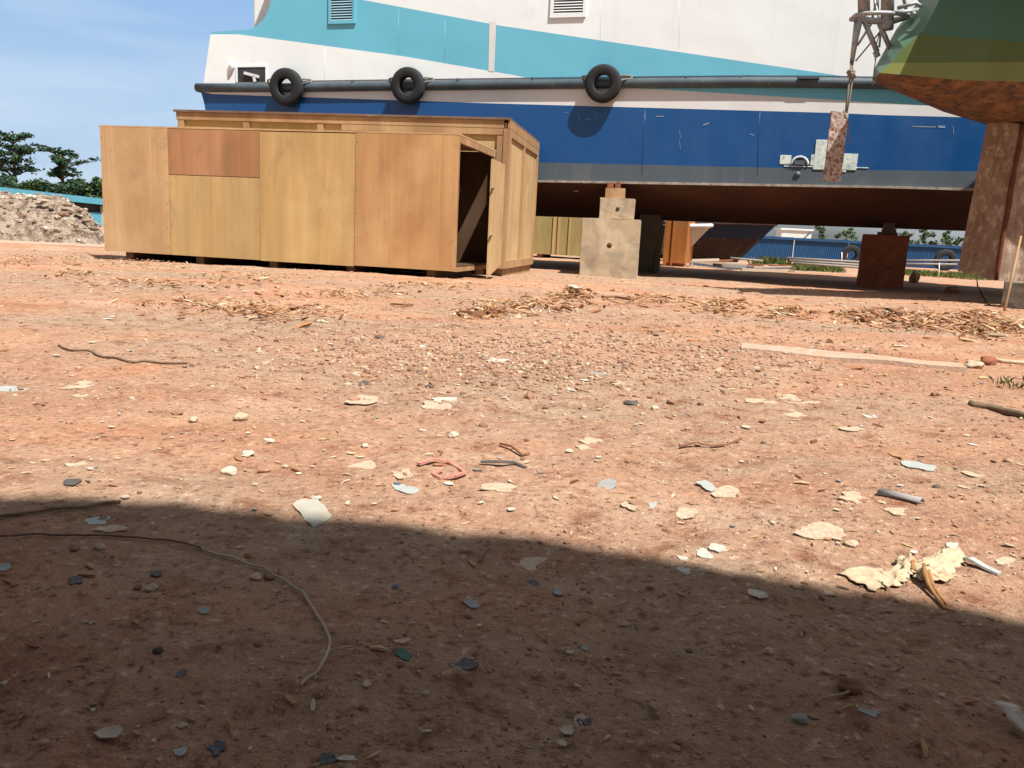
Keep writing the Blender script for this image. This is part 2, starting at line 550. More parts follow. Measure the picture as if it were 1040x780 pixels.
# upper side plating, painted in teal and white sweeps
teal = [(214, 32.5), (253, 30), (257, 28.3), (261, 26), (265, 22.5), (269, 17.5), (272, 11.5), (274, 6), (275, 0), (276.5, -17), (369, 0), (508, 26), (854, 77), (902, 84.8),
        (830, 83.8), (760, 83.5), (640, 84.5), (565, 85.4), (520, 76), (409, 57), (300, 42.5), (243, 35), (214, 34.8)]
whu = [(276.5, -17), (277, -90), (1250, -60), (1250, 97), (1000, 88), (902, 84.8), (854, 77), (508, 26), (369, 0)]
whl = [(214, 34.8), (243, 35), (300, 42.5), (409, 57), (520, 76), (565, 85.4), (520, 86), (400, 87.5), (300, 89), (250, 89.2), (206, 89)]
mb = polys(T_UP, [(teal, 0), (whu, 1), (whl, 1)])
side_parts = mb.build('topside_plating', [M['teal'], M['white']], ferry)
# the rest of the upperworks: deck, far side, deckhouse front
s_end, _ = FF.sz(206, 89, 0)
s_end_top, z_bul = FF.sz(214, 32.5, 0)
s_house, z_house = FF.sz(255, -90, 0.6)
s_far, _ = FF.sz(1250, 90, 0)
zr_l = FF.sz(206, 89, 0)[1]
mb = MB()
mb.add([FF.P(s_end, 0.0, zr_l), FF.P(s_end_top, 0.0, z_bul), FF.P(s_end_top, BEAM, z_bul), FF.P(s_end, BEAM, zr_l)], [(0, 1, 2, 3)])
mb.add([FF.P(s_end, BEAM, zr_l), FF.P(s_end_top, BEAM, z_bul), FF.P(s_far, BEAM, z_bul), FF.P(s_far, BEAM, zr_l)], [(0, 1, 2, 3)])
mb.add([FF.P(s_end, 0.02, zr_l + .02), FF.P(s_end, BEAM - .01, zr_l + .02), FF.P(s_far, BEAM - .01, zr_l + .02), FF.P(s_far, .02, zr_l + .02)], [(0, 1, 2, 3)])
mb.box(FF, s_end_top, s_house + .2, .015, .09, z_bul - .05, z_bul - .004)
mb.build('bulwark', M['white'], ferry)
mb = MB()
zt = FF.sz(700, -78, 0)[1]
mb.box(FF, s_house, s_far, .62, BEAM - .3, zr_l + .03, zt + .2)
mb.build('deckhouse', M['white'], ferry, bevel=.05)
mb = MB()
s_l = FF.sz(277, -60, 0)[0]
mb.box(FF, s_l - .1, s_far, -.08, BEAM, zt + .21, zt + .33)
mb.build('upper_deck', M['white'], ferry)

# lower hull
wst = [(203, 89), (250, 89.2), (300, 89), (400, 87.5), (520, 86), (567, 85.2), (673, 91), (939, 107), (1250, 126), (1250, 132), (977, 119), (900, 117), (844, 114.6), (500, 105), (216, 95.5), (204, 93)]
twd = [(567, 85.2), (640, 84.5), (760, 83.5), (830, 83.8), (900, 85), (1000, 88), (1250, 97), (1250, 126), (939, 107), (673, 91)]
blu = [(204, 93), (216, 95.5), (500, 105), (844, 114.6), (900, 117), (977, 119), (1250, 132), (1250, 181), (990, 174), (900, 173), (550, 165), (212, 158), (211, 132), (209.5, 118), (208, 108), (206, 100)]
gry = [(212, 158), (550, 165), (900, 173), (990, 174), (1250, 181), (1250, 199), (990, 191.5), (900, 189), (548, 183), (213, 178)]
mb = polys(T_LO, [(wst, 0), (twd, 1), (blu, 2), (gry, 3)])
# V bottom: chine -> keel -> far chine, far side and ends
ch_l = FF.sz(213, 178, T_LO); ch_m = FF.sz(548, 183, T_LO); ch_r = FF.sz(1250, 199, T_LO)
KT = 2.35
k1 = FF.sz(700, 224.5, KT); k2 = FF.sz(975, 234, KT)
kz = lambda s: k1[1] + (k2[1] - k1[1]) * (s - k1[0]) / (k2[0] - k1[0])
secs = []
NS = 14
for i in range(NS + 1):
    s = ch_l[0] + (ch_r[0] - ch_l[0]) * i / NS
    zc = (ch_l[1] + (ch_m[1] - ch_l[1]) * (s - ch_l[0]) / (ch_m[0] - ch_l[0])) if s < ch_m[0] else (ch_m[1] + (ch_r[1] - ch_m[1]) * (s - ch_m[0]) / (ch_r[0] - ch_m[0]))
    zk = kz(s)
    secs.append([FF.P(s, T_LO, zc), FF.P(s, 1.2, zc * .52 + zk * .48 - .01), FF.P(s, KT, zk), FF.P(s, KT + .3, zk), FF.P(s, 3.7, zc * .5 + zk * .5), FF.P(s, BEAM - .05, zc), FF.P(s, BEAM - .02, zr_l)])
b = []
for i in range(NS):
    for k in range(6):
        mb.add([secs[i][k], secs[i + 1][k], secs[i + 1][k + 1], secs[i][k + 1]], [(0, 1, 2, 3)], 4 if k < 5 else 2)
# left end: profile of the blue end extruded across the beam
endp = [(203, 89), (204, 93), (206, 100), (208, 108), (209.5, 118), (211, 132), (212, 158), (213, 178)]
ep = [FF.sz(x, y, T_LO) for x, y in endp]
for (a0, a1) in zip(ep[:-1], ep[1:]):
    mb.add([FF.P(a0[0], T_LO, a0[1]), FF.P(a1[0], T_LO, a1[1]), FF.P(a1[0], BEAM, a1[1]), FF.P(a0[0], BEAM, a0[1])], [(0, 1, 2, 3)], 2)
mb.add(secs[0][:6], [(0, 1, 2, 3, 4, 5)], 4)
mb.add(secs[-1][:6], [(0, 1, 2, 3, 4, 5)], 4)
hull = mb.build('hull', [M['cream'], M['teal'], M['blue'], M['greyband'], M['antifoul']], ferry)
# rubbing rail
mb = MB()
pts = [FF.pt(x, y, .0) for x, y in RAILPX]
mb.tube([pts[0]] + pts, [.04] + [.078] * len(pts), 14)
mb.tube([FF.P(FF.sz(200, 89, -.05)[0] + .03, -.05 + k * .85, FF.sz(200, 89, -.05)[1]) for k in range(7)], .078, 12)
mb.build('rubbing_rail', M['rail'], ferry)
# scraped chine strip
mb = MB()
for a0, a1 in (((213, 179), (548, 184)), ((548, 184), (720, 187)), ((720, 187), (900, 190)), ((900, 190), (1250, 200))):
    mb.bar(FF.pt(*a0, T_LO - .015), FF.pt(*a1, T_LO - .015), .05, .035)
mb.build('chine_strip', M['chine'], ferry)
# weld seams and ledge line along the hull
for x in (395, 655, 772):
    mb = MB()
    mb.tube([FF.pt(x, 106 if x < 600 else 112, T_LO + .001), FF.pt(x - 1.5, 130, T_LO + .001), FF.pt(x - 3, 178, T_LO + .001)], .005, 8)
    mb.build('weld_seam', M['blue'], ferry)
for x0, x1 in ((500, 501),):
    mb = MB()
    mb.add([FF.pt(497, 22, -.004), FF.pt(504, 23, -.004), FF.pt(502, 73, -.004), FF.pt(496, 72, -.004)], [(0, 1, 2, 3)])
    mb.build('primer_patch', M['cream'], ferry)
for x, y0, y1, mt in ((405, 8, 55, 'teal'), (330, 49, 85, 'white'), (452, 20, 62, 'teal'), (690, -20, 48, 'white'), (610, -20, 40, 'white')):
    mb = MB()
    mb.tube([FF.pt(x, y0, .002), FF.pt(x - .5, y1, .002)], .0032, 8)
    mb.build('weld_seam', M[mt], ferry)
# small scuffs of bare primer on the blue
for (x0, y0, x1, y1, w) in ((666, 118, 674, 118.3, .022), (714, 127, 720, 125, .03), (690, 132, 691, 140, .01), (690, 143, 691, 151, .01), (926, 128.5, 950, 129, .022), (953, 128.5, 960, 129, .05),
                            (588, 116, 589, 122, .008), (594, 121, 600, 121.2, .012), (602, 113, 606, 117, .008), (573, 114, 577, 115, .008), (655, 112, 655.5, 122, .009), (968, 128, 968.5, 136, .01), (762, 136, 766, 137.5, .02)):
    a_ = FF.pt(x0, y0, T_LO - .003); b_ = FF.pt(x1, y1, T_LO - .003)
    scf = MB(); scf.bar(a_, b_, .002, w * .55)
    scf.build('paint_scuff', M['scuff'], ferry)


def vent(px0, py0, px1, py1, frame_m, slat_m, back_m, n=9):
    s0, z1 = FF.sz(px0, py0); s1, z0 = FF.sz(px1, py1)
    fr = MB()
    w = .05
    fr.box(FF, s0, s1, -.03, .0, z0, z0 + w); fr.box(FF, s0, s1, -.03, .0, z1 - w, z1)
    fr.box(FF, s0, s0 + w, -.03, .0, z0 + w, z1 - w); fr.box(FF, s1 - w, s1, -.03, .0, z0 + w, z1 - w)
    o = fr.build('vent', frame_m, ferry)
    bk = MB(); bk.box(FF, s0 + w, s1 - w, -.006, -.003, z0 + w, z1 - w)
    bk.build('backing', back_m, o)
    sl = MB()
    hh = (z1 - z0 - 2 * w) / n
    for i in range(n):
        z = z0 + w + hh * i
        sl.hexa([FF.P(s0 + w, -.03, z + .1 * hh), FF.P(s1 - w, -.03, z + .1 * hh), FF.P(s1 - w, -.024, z + .1 * hh), FF.P(s0 + w, -.024, z + .1 * hh),
                 FF.P(s0 + w, -.008, z + .8 * hh), FF.P(s1 - w, -.008, z + .8 * hh), FF.P(s1 - w, -.006, z + .8 * hh), FF.P(s0 + w, -.006, z + .8 * hh)])
    s_ = sl.build('louvre', slat_m, o)
    s_['kind'] = 'stuff' if False else 'part'
    del s_['kind']


vent(334.5, -16, 361.5, 24, M['teal'], M['vent_slat'], M['navy'], 13)
vent(561, -22, 595, 17.5, M['white'], M['cream'], M['dark'], 12)

# opening in the bulwark by the ferry's end, its inner shade a dark panel
s0, z1 = FF.sz(241.5, 68.5); s1, z0 = FF.sz(270, 83.5)
mb = MB(); mb.box(FF, s0, s1, -.006, -.003, z0, z1)
fp = mb.build('freeing_port', M['dark'], ferry)
mb = MB()
w = .035
mb.box(FF, s0 - w, s1 + w, -.016, -.001, z1, z1 + w); mb.box(FF, s1, s1 + w, -.016, -.001, z0, z1)
mb.box(FF, s0 - w, s0, -.016, -.001, z0, z1)
mb.build('frame', M['white'], fp)
mb = MB()
mb.bar(FF.pt(248, 74, -.03), FF.pt(263, 78, -.03), .03, .05); mb.bar(FF.pt(258, 77, -.03), FF.pt(259, 83, -.03), .03, .05)
mb.build('bracket', M['cream'], fp)
# hook plate on the white end
mb = MB()
mb.tube([FF.pt(235, 63, -.02), FF.pt(235.5, 68, -.03), FF.pt(234, 72, -.02), FF.pt(232, 78, -.01)], [.05, .05, .03, .01], 8)
mb.build('fairlead', M['white'], ferry)
# studs on the rail
for x, y in ((358, 81), (465, 79.5), (541, 78.5), (697, 77), (752, 77), (811, 77)):
    mb = MB(); mb.tube([FF.pt(x, y, -.04), FF.pt(x, y + 5, -.04)], .018, 6)
    mb.build('rail_stud', M['dark'], ferry)
mb = MB(); a_ = FF.sz(811, 78.5); b_ = FF.sz(832, 81)
mb.box(FF, a_[0], b_[0], -.1, -.01, b_[1], a_[1])
mb.build('rail_step', M['rail'], ferry)
# thin seam line just above the rail
mb = MB()
for i in range(2, 8):
    x0, y0 = RAILPX[i]; x1, y1 = RAILPX[i + 1]
    mb.bar(FF.pt(x0, y0 - 6.5, -.004), FF.pt(x1, y1 - 6.5, -.004), .006, .015)
mb.build('rail_bracket_strip', M['greyband'], ferry)

# white fittings low on the hull near the hanging plate
fit = MB()


def fbox(x0, y0, x1, y1, th, mbx):
    a0, b1 = FF.sz(x0, y0, T_LO); a1, b0 = FF.sz(x1, y1, T_LO)
    mbx.box(FF, a0, a1, T_LO - th, T_LO + .004, b0, b1)


fbox(792.5, 157.5, 803, 167, .010, fit); fit.build('anode_block', M['fitting'], ferry, bevel=.004)
fit = MB(); fbox(796, 168.2, 882, 171.2, .010, fit)
fbox(845, 163, 859, 175, .011, fit); fit.build('pipe_bar', M['fitting'], ferry, bevel=.004)
fit = MB(); fbox(829, 142, 841.5, 172.5, .014, fit)
fit.build('valve_block', M['fitting'], ferry, bevel=.004)
fit = MB(); fbox(854.5, 156, 869.5, 173, .014, fit)
fit.build('valve_block', M['fitting'], ferry, bevel=.004)
fit = MB(); fbox(824, 157, 827.5, 168, .01, fit)
fit.build('valve_stem', M['fitting'], ferry, bevel=.004)
fit = MB()
cs, cz = FF.sz(812, 167.5, T_LO)
rad = FF.sz(820.5, 167.5, T_LO)[0] - cs
fit.tube([FF.P(cs - rad * math.cos(math.pi * k / 12), T_LO - .012, cz + rad * math.sin(math.pi * k / 12)) for k in range(13)], .018, 8)
fit.build('arched_handle', M['fitting'], ferry)
fit = MB(); fbox(807, 163, 817, 167.5, .03, fit); fit.build('grating', M['greyband'], ferry)
fit = MB(); c_ = FF.pt(810, 177, T_LO - .02)
fit.tube([c_, c_ + FF.v * .03], .045, 12); fit.build('plug', M['greyband'], ferry)
# little outlet on the bottom plating
mb = MB(); mb.tube([FF.pt(583, 194, .5), FF.pt(587, 194, .5)], .02, 8); mb.build('outlet', M['galv'], ferry)

# tyre fenders


def tyre_mesh(c, ax, up, r_out, wd, mat, parent):
    side = ax.cross(up).normalized()
    prof = [(.47, -.30), (.45, -.42), (.56, -.50), (.80, -.53), (.92, -.46), (.985, -.34), (1.0, -.16), (.985, -.14), (.985, -.10), (1, -.08), (1, .08), (.985, .10), (.985, .14), (1.0, .16), (.985, .34), (.92, .46), (.80, .53), (.56, .50), (.45, .42), (.47, .30), (.66, .36), (.86, .30), (.88, 0), (.86, -.30), (.66, -.36)]
    n = 40
    mb = MB(); vs = []; fs = []
    L = len(prof)
    for i in range(n):
        a = 2 * math.pi * i / n
        d = up * math.cos(a) + side * math.sin(a)
        for (pr, pw) in prof:
            vs.append(c + d * pr * r_out + ax * pw * wd)
    for i in range(n):
        for k in range(L):
            fs.append((i * L + k, i * L + (k + 1) % L, ((i + 1) % n) * L + (k + 1) % L, ((i + 1) % n) * L + k))
    mb.add(vs, fs, 0, True)
    return mb.build('tyre', mat, parent)


for x, y, rpx, lb in ((291, 88.5, 16.3, 'black tyre fender on the ferry rail beside the dark square opening'),
                      (414.5, 87, 16.6, 'black tyre fender on the ferry rail, middle one of the three'),
                      (612.5, 85, 18.6, 'black tyre fender casting a long shadow down the blue hull')):
    rr_ = (FF.pt(x + rpx, y, -.2) - FF.pt(x, y, -.2)).length
    c_ = FF.pt(x, y, -.128)
    t_ = thing('tyre_fender', lb, 'tyre fender', c_, 'tyre fenders along the ferry rail')
    tyre_mesh(c_, (FF.v + Vector((0, 0, .1))).normalized(), (Vector((0, 0, 1)) - FF.v * .1).normalized(), rr_, .145, M['tyre'], t_)
    for sg in (-1, 1):
        mb = MB()
        a_ = c_ + FF.u * sg * rr_ * .62 + Vector((0, 0, rr_ * .25)) - FF.v * .05
        e_ = FF.pt(x, y, -.03) + FF.u * sg * rr_ * (1.55 if sg > 0 else 1.2) + Vector((0, 0, rr_ * .38))
        mb.tube([a_, (a_ + e_) / 2 + Vector((0, 0, .03)), e_], .014, 6)
        mb.tube([e_, e_ - Vector((0, 0, .1))], .016, 6)
        mb.tube([a_ - Vector((0, 0, .1)), (a_ + e_) / 2 - Vector((0, 0, .04)), e_ - Vector((0, 0, .03))], .012, 6)
        mb.build('lashing', M['rope'], t_)

# ------------------------------------------------------------------ front plywood crate
cR = atY(462, 275, 9.14)
FC = Frame(cR.x, cR.y, R(-12.5))
ZB = -.04
sL = FC.sz(105, 200)[0]
zT = ZB + 1.49
DC = 1.62
fcr = thing('plywood_crate', 'long plywood crate with open end and door ajar, before the taller battened crate', 'crate', FC.P(sL / 2, DC / 2, -.15))
e1 = FC.sz(173, 200)[0]; e2 = FC.sz(265, 200)[0]; e3 = FC.sz(361, 200)[0]
zj = FC.sz(220, 179)[1]
g_ = .003
TK = .018
sheets = [(sL, e1, ZB, zT, 'ply_a', 'tan plywood sheet at the left end'), (e1, e2, zj, zT - .004, 'ply_red', 'reddish upper plywood sheet'),
          (e1, e2, ZB + .0, zj, 'ply_yel', 'yellowish lower plywood sheet'), (e2, e3, ZB - .005, zT - .01, 'ply_ochre', 'ochre plywood sheet'), (e3, 0, ZB + .005, zT - .002, 'ply_orange', 'orange grained plywood sheet beside the open end')]
for i, (a0, a1, z0, z1, mt, lb) in enumerate(sheets):
    mb = MB()
    mb.box(FC, a0 + g_, a1 - g_, -TK - .003 * (i % 2), -.003 * (i % 2), z0 + g_, z1 - g_)
    lab(mb.build('plywood_sheet', M[mt], fcr), lb)
mb = MB(); mb.box(FC, sL, sL + TK, .004, DC, ZB, zT - .01); mb.build('end_panel', M['ply_a'], fcr)
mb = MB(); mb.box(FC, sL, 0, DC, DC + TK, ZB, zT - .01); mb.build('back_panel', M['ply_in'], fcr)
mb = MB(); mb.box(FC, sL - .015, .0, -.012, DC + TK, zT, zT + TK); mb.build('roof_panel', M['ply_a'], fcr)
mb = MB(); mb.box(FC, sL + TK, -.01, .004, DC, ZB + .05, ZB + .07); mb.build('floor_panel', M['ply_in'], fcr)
for z0, z1, lb in ((zT - .075, zT - .003, ''), (ZB + .0, ZB + .049, '')):
    mb = MB(); mb.box(FC, -.045, -.002, .045, DC - .045, z0, z1); mb.build('end_rail', M['batten'], fcr)
for t0 in (.003, DC - .045):
    mb = MB(); mb.box(FC, -.043, -.001, t0, t0 + .041, ZB + .002, zT - .003); mb.build('end_post', M['batten'], fcr)
for k in range(5):
    sx = sL + .25 + k * (abs(sL) - .6) / 4
    mb = MB(); mb.box(FC, sx, sx + .1, .05, DC - .05, ZB - .13, ZB - .002); mb.build('skid', M['skid'], fcr)
for k in range(1, 5):
    sx = sL * k / 5
    mb = MB(); mb.box(FC, sx, sx + .05, .003, .043, ZB + .072, zT - .003); mb.build('stud', M['batten'], fcr)
mb = MB(); mb.bar(FC.P(-.12, .12, ZB + .09), FC.P(-.35, 1.2, ZB + 1.0), .035, .05); mb.build('loose_brace', M['batten'], fcr)
for sx in (sL + .03, e1 - .03, e1 + .03, e2 - .03, e2 + .03, e3 - .03, e3 + .03, -.03):
    for kz_ in range(6):
        zz = ZB + .08 + kz_ * .26
        mb = MB(); c_ = FC.P(sx + random.uniform(-.008, .008), -TK - .005, zz + random.uniform(-.02, .02))
        mb.tube([c_, c_ + FC.v * .012], .0035, 6); mb.build('nail', M['rustseam'], fcr)
# the open door
dA = atY(495.5, 282, 9.75); dB = atY(508.5, 269, 10.62)
zA0, zA1 = dA.z, atY(495.5, 161, 9.75).z
zB0, zB1 = dB.z, atY(508.5, 167, 10.62).z
nrm = Vector(((dB - dA).y, -(dB - dA).x, 0)).normalized() * .022
mb = MB()
A0 = Vector((dA.x, dA.y, zA0)); A1 = Vector((dA.x, dA.y, zA1)); B0 = Vector((dB.x, dB.y, zB0)); B1 = Vector((dB.x, dB.y, zB1))
mb.hexa([A0, B0, B0 - nrm, A0 - nrm, A1, B1, B1 - nrm, A1 - nrm])
door = mb.build('door', M['ply_pale'], fcr)
for z in (.35, .75):
    mb = MB(); q = A0.lerp(A1, z); mb.tube([q + nrm * .4 - (B0 - A0).normalized() * .03, q + nrm * .4 + (B0 - A0).normalized() * .07], .012, 6)
    mb.build('hasp', M['dark'], door)

# ------------------------------------------------------------------ taller framed crate behind
bR = atY(510.5, 271, 10.95)
FB = Frame(bR.x, bR.y, R(-10))
bz0 = -.05
bzT = FB.sz(511, 122)[1]
bL = FB.sz(179, 114)[0]
bD = 2.5
bcr = thing('framed_crate', 'taller battened crate standing between the front crate and the ferry', 'crate', FB.P(bL / 2, bD / 2, -.17))
mb = MB(); mb.box(FB, bL, -.03, .03, .05, bz0, bzT - .03); mb.build('front_panel', M['ply_ochre'], bcr)
mb = MB(); mb.box(FB, -.03, -.012, .05, bD - .02, bz0, bzT - .03); mb.build('end_panel', M['ply_pale'], bcr)
mb = MB(); mb.box(FB, bL, bL + .02, .052, bD - .02, bz0, bzT - .03); mb.build('end_panel', M['ply_pale'], bcr)
mb = MB(); mb.box(FB, bL, -.03, bD - .018, bD, bz0, bzT - .03); mb.build('back_panel', M['ply_pale'], bcr)
mb = MB(); mb.box(FB, bL - .03, .015, -.03, bD + .02, bzT + .002, bzT + .03)
mb.build('lid', M['roofing'], bcr)
mb = MB(); mb.box(FB, bL, -.07, -.005, .028, bzT - .1, bzT); mb.build('top_rail', M['batten'], bcr)
mb = MB(); mb.box(FB, FB.sz(347, 128)[0], -.075, -.002, .027, bzT - .185, bzT - .104); mb.build('top_rail', M['batten'], bcr)
for px_ in (181, 247, 322, 349, 428, 505):
    s_ = FB.sz(px_, 130)[0]
    w_ = .09
    top = bzT - .19 if 345 < px_ < 505 else bzT - .104
    if px_ == 505:
        s_ = -.155
    mb = MB(); mb.box(FB, s_, s_ + w_, 0, .029, bz0 + .1, top - .002 if px_ != 505 else bzT - .196); mb.build('batten', M['batten'], bcr)
mb = MB(); mb.box(FB, bL, -.07, 0, .028, bz0, bz0 + .098); mb.build('bottom_rail', M['batten'], bcr)
# right end framing
mb = MB(); mb.box(FB, -.012, .02, -.002, .11, bz0, bzT - .11); mb.build('end_post', M['batten'], bcr)
mb = MB(); mb.box(FB, -.068, -.014, -.012, .027, bz0, bzT - .105); mb.build('corner_post', M['batten'], bcr)
mb = MB(); mb.box(FB, -.012, .018, bD - .1, bD, bz0, bzT - .11); mb.build('end_post', M['batten'], bcr)
mb = MB(); mb.box(FB, -.012, .016, bD * .46, bD * .46 + .09, bz0 + .11, bzT - .2); mb.build('end_batten', M['batten'], bcr)
mb = MB(); mb.box(FB, -.012, .017, .112, bD - .102, bzT - .2, bzT - .11); mb.build('end_rail', M['batten'], bcr)
mb = MB(); mb.box(FB, -.012, .019, -.004, bD + .01, bzT - .106, bzT - .001); mb.build('end_rail', M['batten'], bcr)
mb = MB(); mb.box(FB, -.012, .022, .112, bD - .102, bz0 - .0, bz0 + .108); mb.build('end_rail', M['batten'], bcr)
for k in range(4):
    sx = bL + .2 + k * (abs(bL) - .6) / 3
    mb = MB(); mb.box(FB, sx, sx + .12, .06, bD - .04, bz0 - .16, bz0 - .002); mb.build('skid', M['batten_red'], bcr)
mb = MB(); mb.box(FB, -.14, -.02, .12, bD - .05, bz0 - .16, bz0 - .002); mb.build('skid', M['batten'], bcr)

# ------------------------------------------------------------------ greenish crate and bright crate under / beyond the ferry
gF = Frame(*atY(541, 264, 22.4).xy, R(-14))
z_g = gz(gF.o.x, gF.o.y)
gcr = thing('low_crate', 'greenish plywood crate in the shade behind the concrete block stack', 'crate', gF.P(1, .5, z_g))
s_a = gF.sz(541, 250)[0]; s_b = gF.sz(668, 250)[0]
ztop = gF.sz(570, 219)[1]
mb = MB(); mb.box(gF, s_a - 1.5, s_b, 0, 1.3, z_g + .1, ztop); mb.build('box_body', M['ply_green'], gcr)
for px_ in (561, 566, 577, 596, 626):
    s_ = gF.sz(px_, 245)[0]
    mb = MB(); mb.box(gF, s_, s_ + .05, -.03, -.002, z_g + .1, ztop - .002); mb.build('batten', M['ply_yel'], gcr)
mb = MB(); mb.box(gF, s_a - 1.4, s_a - 1.2, .05, 1.2, z_g - .03, z_g + .098); mb.build('skid', M['batten_red'], gcr)
mb = MB(); mb.box(gF, s_b - .5, s_b - .3, .05, 1.2, z_g - .03, z_g + .098); mb.build('skid', M['batten_red'], gcr)
mb = MB(); mb.box(gF, .1, .25, .05, 1.2, z_g - .03, z_g + .098); mb.build('skid', M['batten_red'], gcr)

oF = Frame(*atY(673, 268, 20.6).xy, R(-20))
z_o = gz(oF.o.x, oF.o.y)
ocr = thing('orange_crate', 'bright orange brown plywood crate standing beyond the ferry keel', 'crate', oF.P(.3, .5, z_o))
s_b = oF.sz(697, 250)[0]
mb = MB(); mb.box(oF, 0, s_b, 0, 1.2, z_o + .08, 1.15); mb.build('box_body', M['ply_bright'], ocr)
s_ = oF.sz(682, 250)[0]
mb = MB(); mb.box(oF, s_, s_ + .05, -.03, -.002, z_o + .02, 1.15); mb.build('batten', M['ply_bright'], ocr)
mb = MB(); mb.box(oF, 0, .09, -.03, -.002, z_o + .02, 1.15); mb.build('batten', M['ply_bright'], ocr)
mb = MB(); mb.box(oF, .02, s_b - .02, .1, .3, z_o - .02, z_o + .078); mb.build('skid', M['batten_red'], ocr)

# ------------------------------------------------------------------ keel blocks


def rough_block(fr, s0, s1, t0, t1, z0, z1, seed, amp=.012, bev=.02, div=5):
    """box whose faces and edges are uneven, as cast or worn blocks are"""
    bm = bmesh.new()
    bmesh.ops.create_cube(bm, size=1)
    bmesh.ops.bevel(bm, geom=bm.edges[:], offset=.010, segments=2, affect='EDGES')
    bmesh.ops.subdivide_edges(bm, edges=[e for e in bm.edges if e.calc_length() > .3], cuts=div, use_grid_fill=True)
    mb = MB()
    vs = []
    for v in bm.verts:
        p = fr.P(s0 + (v.co.x + .5) * (s1 - s0), t0 + (v.co.y + .5) * (t1 - t0), z0 + (v.co.z + .5) * (z1 - z0))
        n = noise.noise_vector(p * 3.1 + Vector((seed, 0, 0))) * amp * 1.3 + noise.noise_vector(p * 13 + Vector((seed, 5, 0))) * amp * .7
        vs.append(p + n)
    bm.verts.index_update()
    mb.add(vs, [[v.index for v in f.verts] for f in bm.faces], 0, False)
    bm.free()
    return mb


kF = Frame(*atY(618, 280, 12.95).xy, R(-9))
zg_ = gz(kF.o.x, kF.o.y)
a0, _ = kF.sz(589.5, 250); a1, _ = kF.sz(649, 250)
z1 = kF.sz(620, 222.5)[1]
KB = solo(rough_block(kF, a0, a1, 0, .8, zg_ - .04, z1, 1), 'concrete_block', M['conc'], 'large square stained concrete block standing on the ground, lowest of its stack', 'concrete block', kF.P((a0 + a1) / 2, .4, zg_), 'concrete blocks of the keel stack')
a0, _ = kF.sz(609, 210, .08); a1, _ = kF.sz(644.5, 210, .08); z2 = kF.sz(626, 201, .08)[1]
solo(rough_block(kF, a0, a1, .08, .66, z1 + .003, z2, 2, .008), 'concrete_block', M['conc'], 'smaller concrete block with a dark hole, lying on the large square block', 'concrete block', kF.P((a0 + a1) / 2, .4, z1), 'concrete blocks of the keel stack')
hb = MB(); c_ = kF.pt(627.5, 212, .068); hb.tube([c_, c_ + kF.v * .03], .03, 10)
ob_hole = hb.build('lifting_hole', M['dark'], bpy.data.objects['concrete_block.001'])
hb = MB(); c_ = kF.pt(619, 249, -.012); hb.tube([c_, c_ + kF.v * .03], .04, 10)
hb.build('lifting_hole', M['rustseam'], KB)
a0, _ = kF.sz(615, 195, .15); a1, _ = kF.sz(634.5, 195, .15); z3 = kF.sz(625, 191, .15)[1]
solo(rough_block(kF, a0, a1, .15, .6, z2 + .003, z3, 3, .006), 'timber_block', M['batten'], 'small timber block on top of the two stacked concrete blocks', 'timber block', kF.P((a0 + a1) / 2, .4, z2))
a0, _ = kF.sz(617, 188, .2); a1, _ = kF.sz(630, 188, .2)
mb = MB(); mb.box(kF, a0, (a0 + a1) / 2 - .01, .2, .5, z3 + .003, z3 + .085); mb.box(kF, (a0 + a1) / 2 + .02, a1, .22, .5, z3 + .003, z3 + .1)
solo(mb, 'wedge', M['rustblock'], 'dark wedges driven between the timber block and the ferry', 'wedge', kF.P((a0 + a1) / 2, .35, z3))
# dark support in the shade to the right of that stack
dF = Frame(*atY(650, 276, 15.2).xy, R(-16))
zd = gz(dF.o.x, dF.o.y)
a0, _ = dF.sz(648, 250); a1, _ = dF.sz(668, 250)
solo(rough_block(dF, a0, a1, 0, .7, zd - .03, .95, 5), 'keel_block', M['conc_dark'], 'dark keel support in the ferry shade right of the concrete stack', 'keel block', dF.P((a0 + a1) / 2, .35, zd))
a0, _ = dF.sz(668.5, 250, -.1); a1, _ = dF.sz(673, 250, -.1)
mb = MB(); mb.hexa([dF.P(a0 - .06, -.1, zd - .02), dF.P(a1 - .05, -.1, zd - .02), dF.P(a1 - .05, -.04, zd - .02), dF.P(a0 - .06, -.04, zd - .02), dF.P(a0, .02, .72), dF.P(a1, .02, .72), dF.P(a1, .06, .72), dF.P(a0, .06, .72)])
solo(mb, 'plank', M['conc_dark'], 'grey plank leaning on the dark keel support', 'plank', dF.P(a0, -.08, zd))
# rust red block with stacked packing
rF = Frame(*atY(895, 292, 13.9).xy, R(-25))
zr_ = gz(rF.o.x, rF.o.y)
a0, _ = rF.sz(872.5, 265); a1, _ = rF.sz(920.5, 265); z1 = rF.sz(900, 238.5)[1]
solo(rough_block(rF, a0, a1, 0, .8, zr_ - .05, z1, 9, .008), 'rusty_block', M['rustblock'], 'square rust red block holding up the ferry keel on the right', 'keel block', rF.P((a0 + a1) / 2, .4, zr_))
mb = MB()
for (xa, xb, ya, yb) in ((891, 912, 238.2, 235.6), (895, 910, 235.4, 232), (896, 908, 231.8, 226)):
    s0, _ = rF.sz(xa, 236, .1); s1, _ = rF.sz(xb, 236, .1)
    mb.box(rF, s0, s1, .15, .6, rF.sz(900, ya, .1)[1] + .003, rF.sz(900, yb, .1)[1])
solo(mb, 'packing_timber', M['conc_dark'], 'dark stepped packing timbers between the rust red block and the keel', 'timber', rF.P((a0 + a1) / 2, .4, z1))

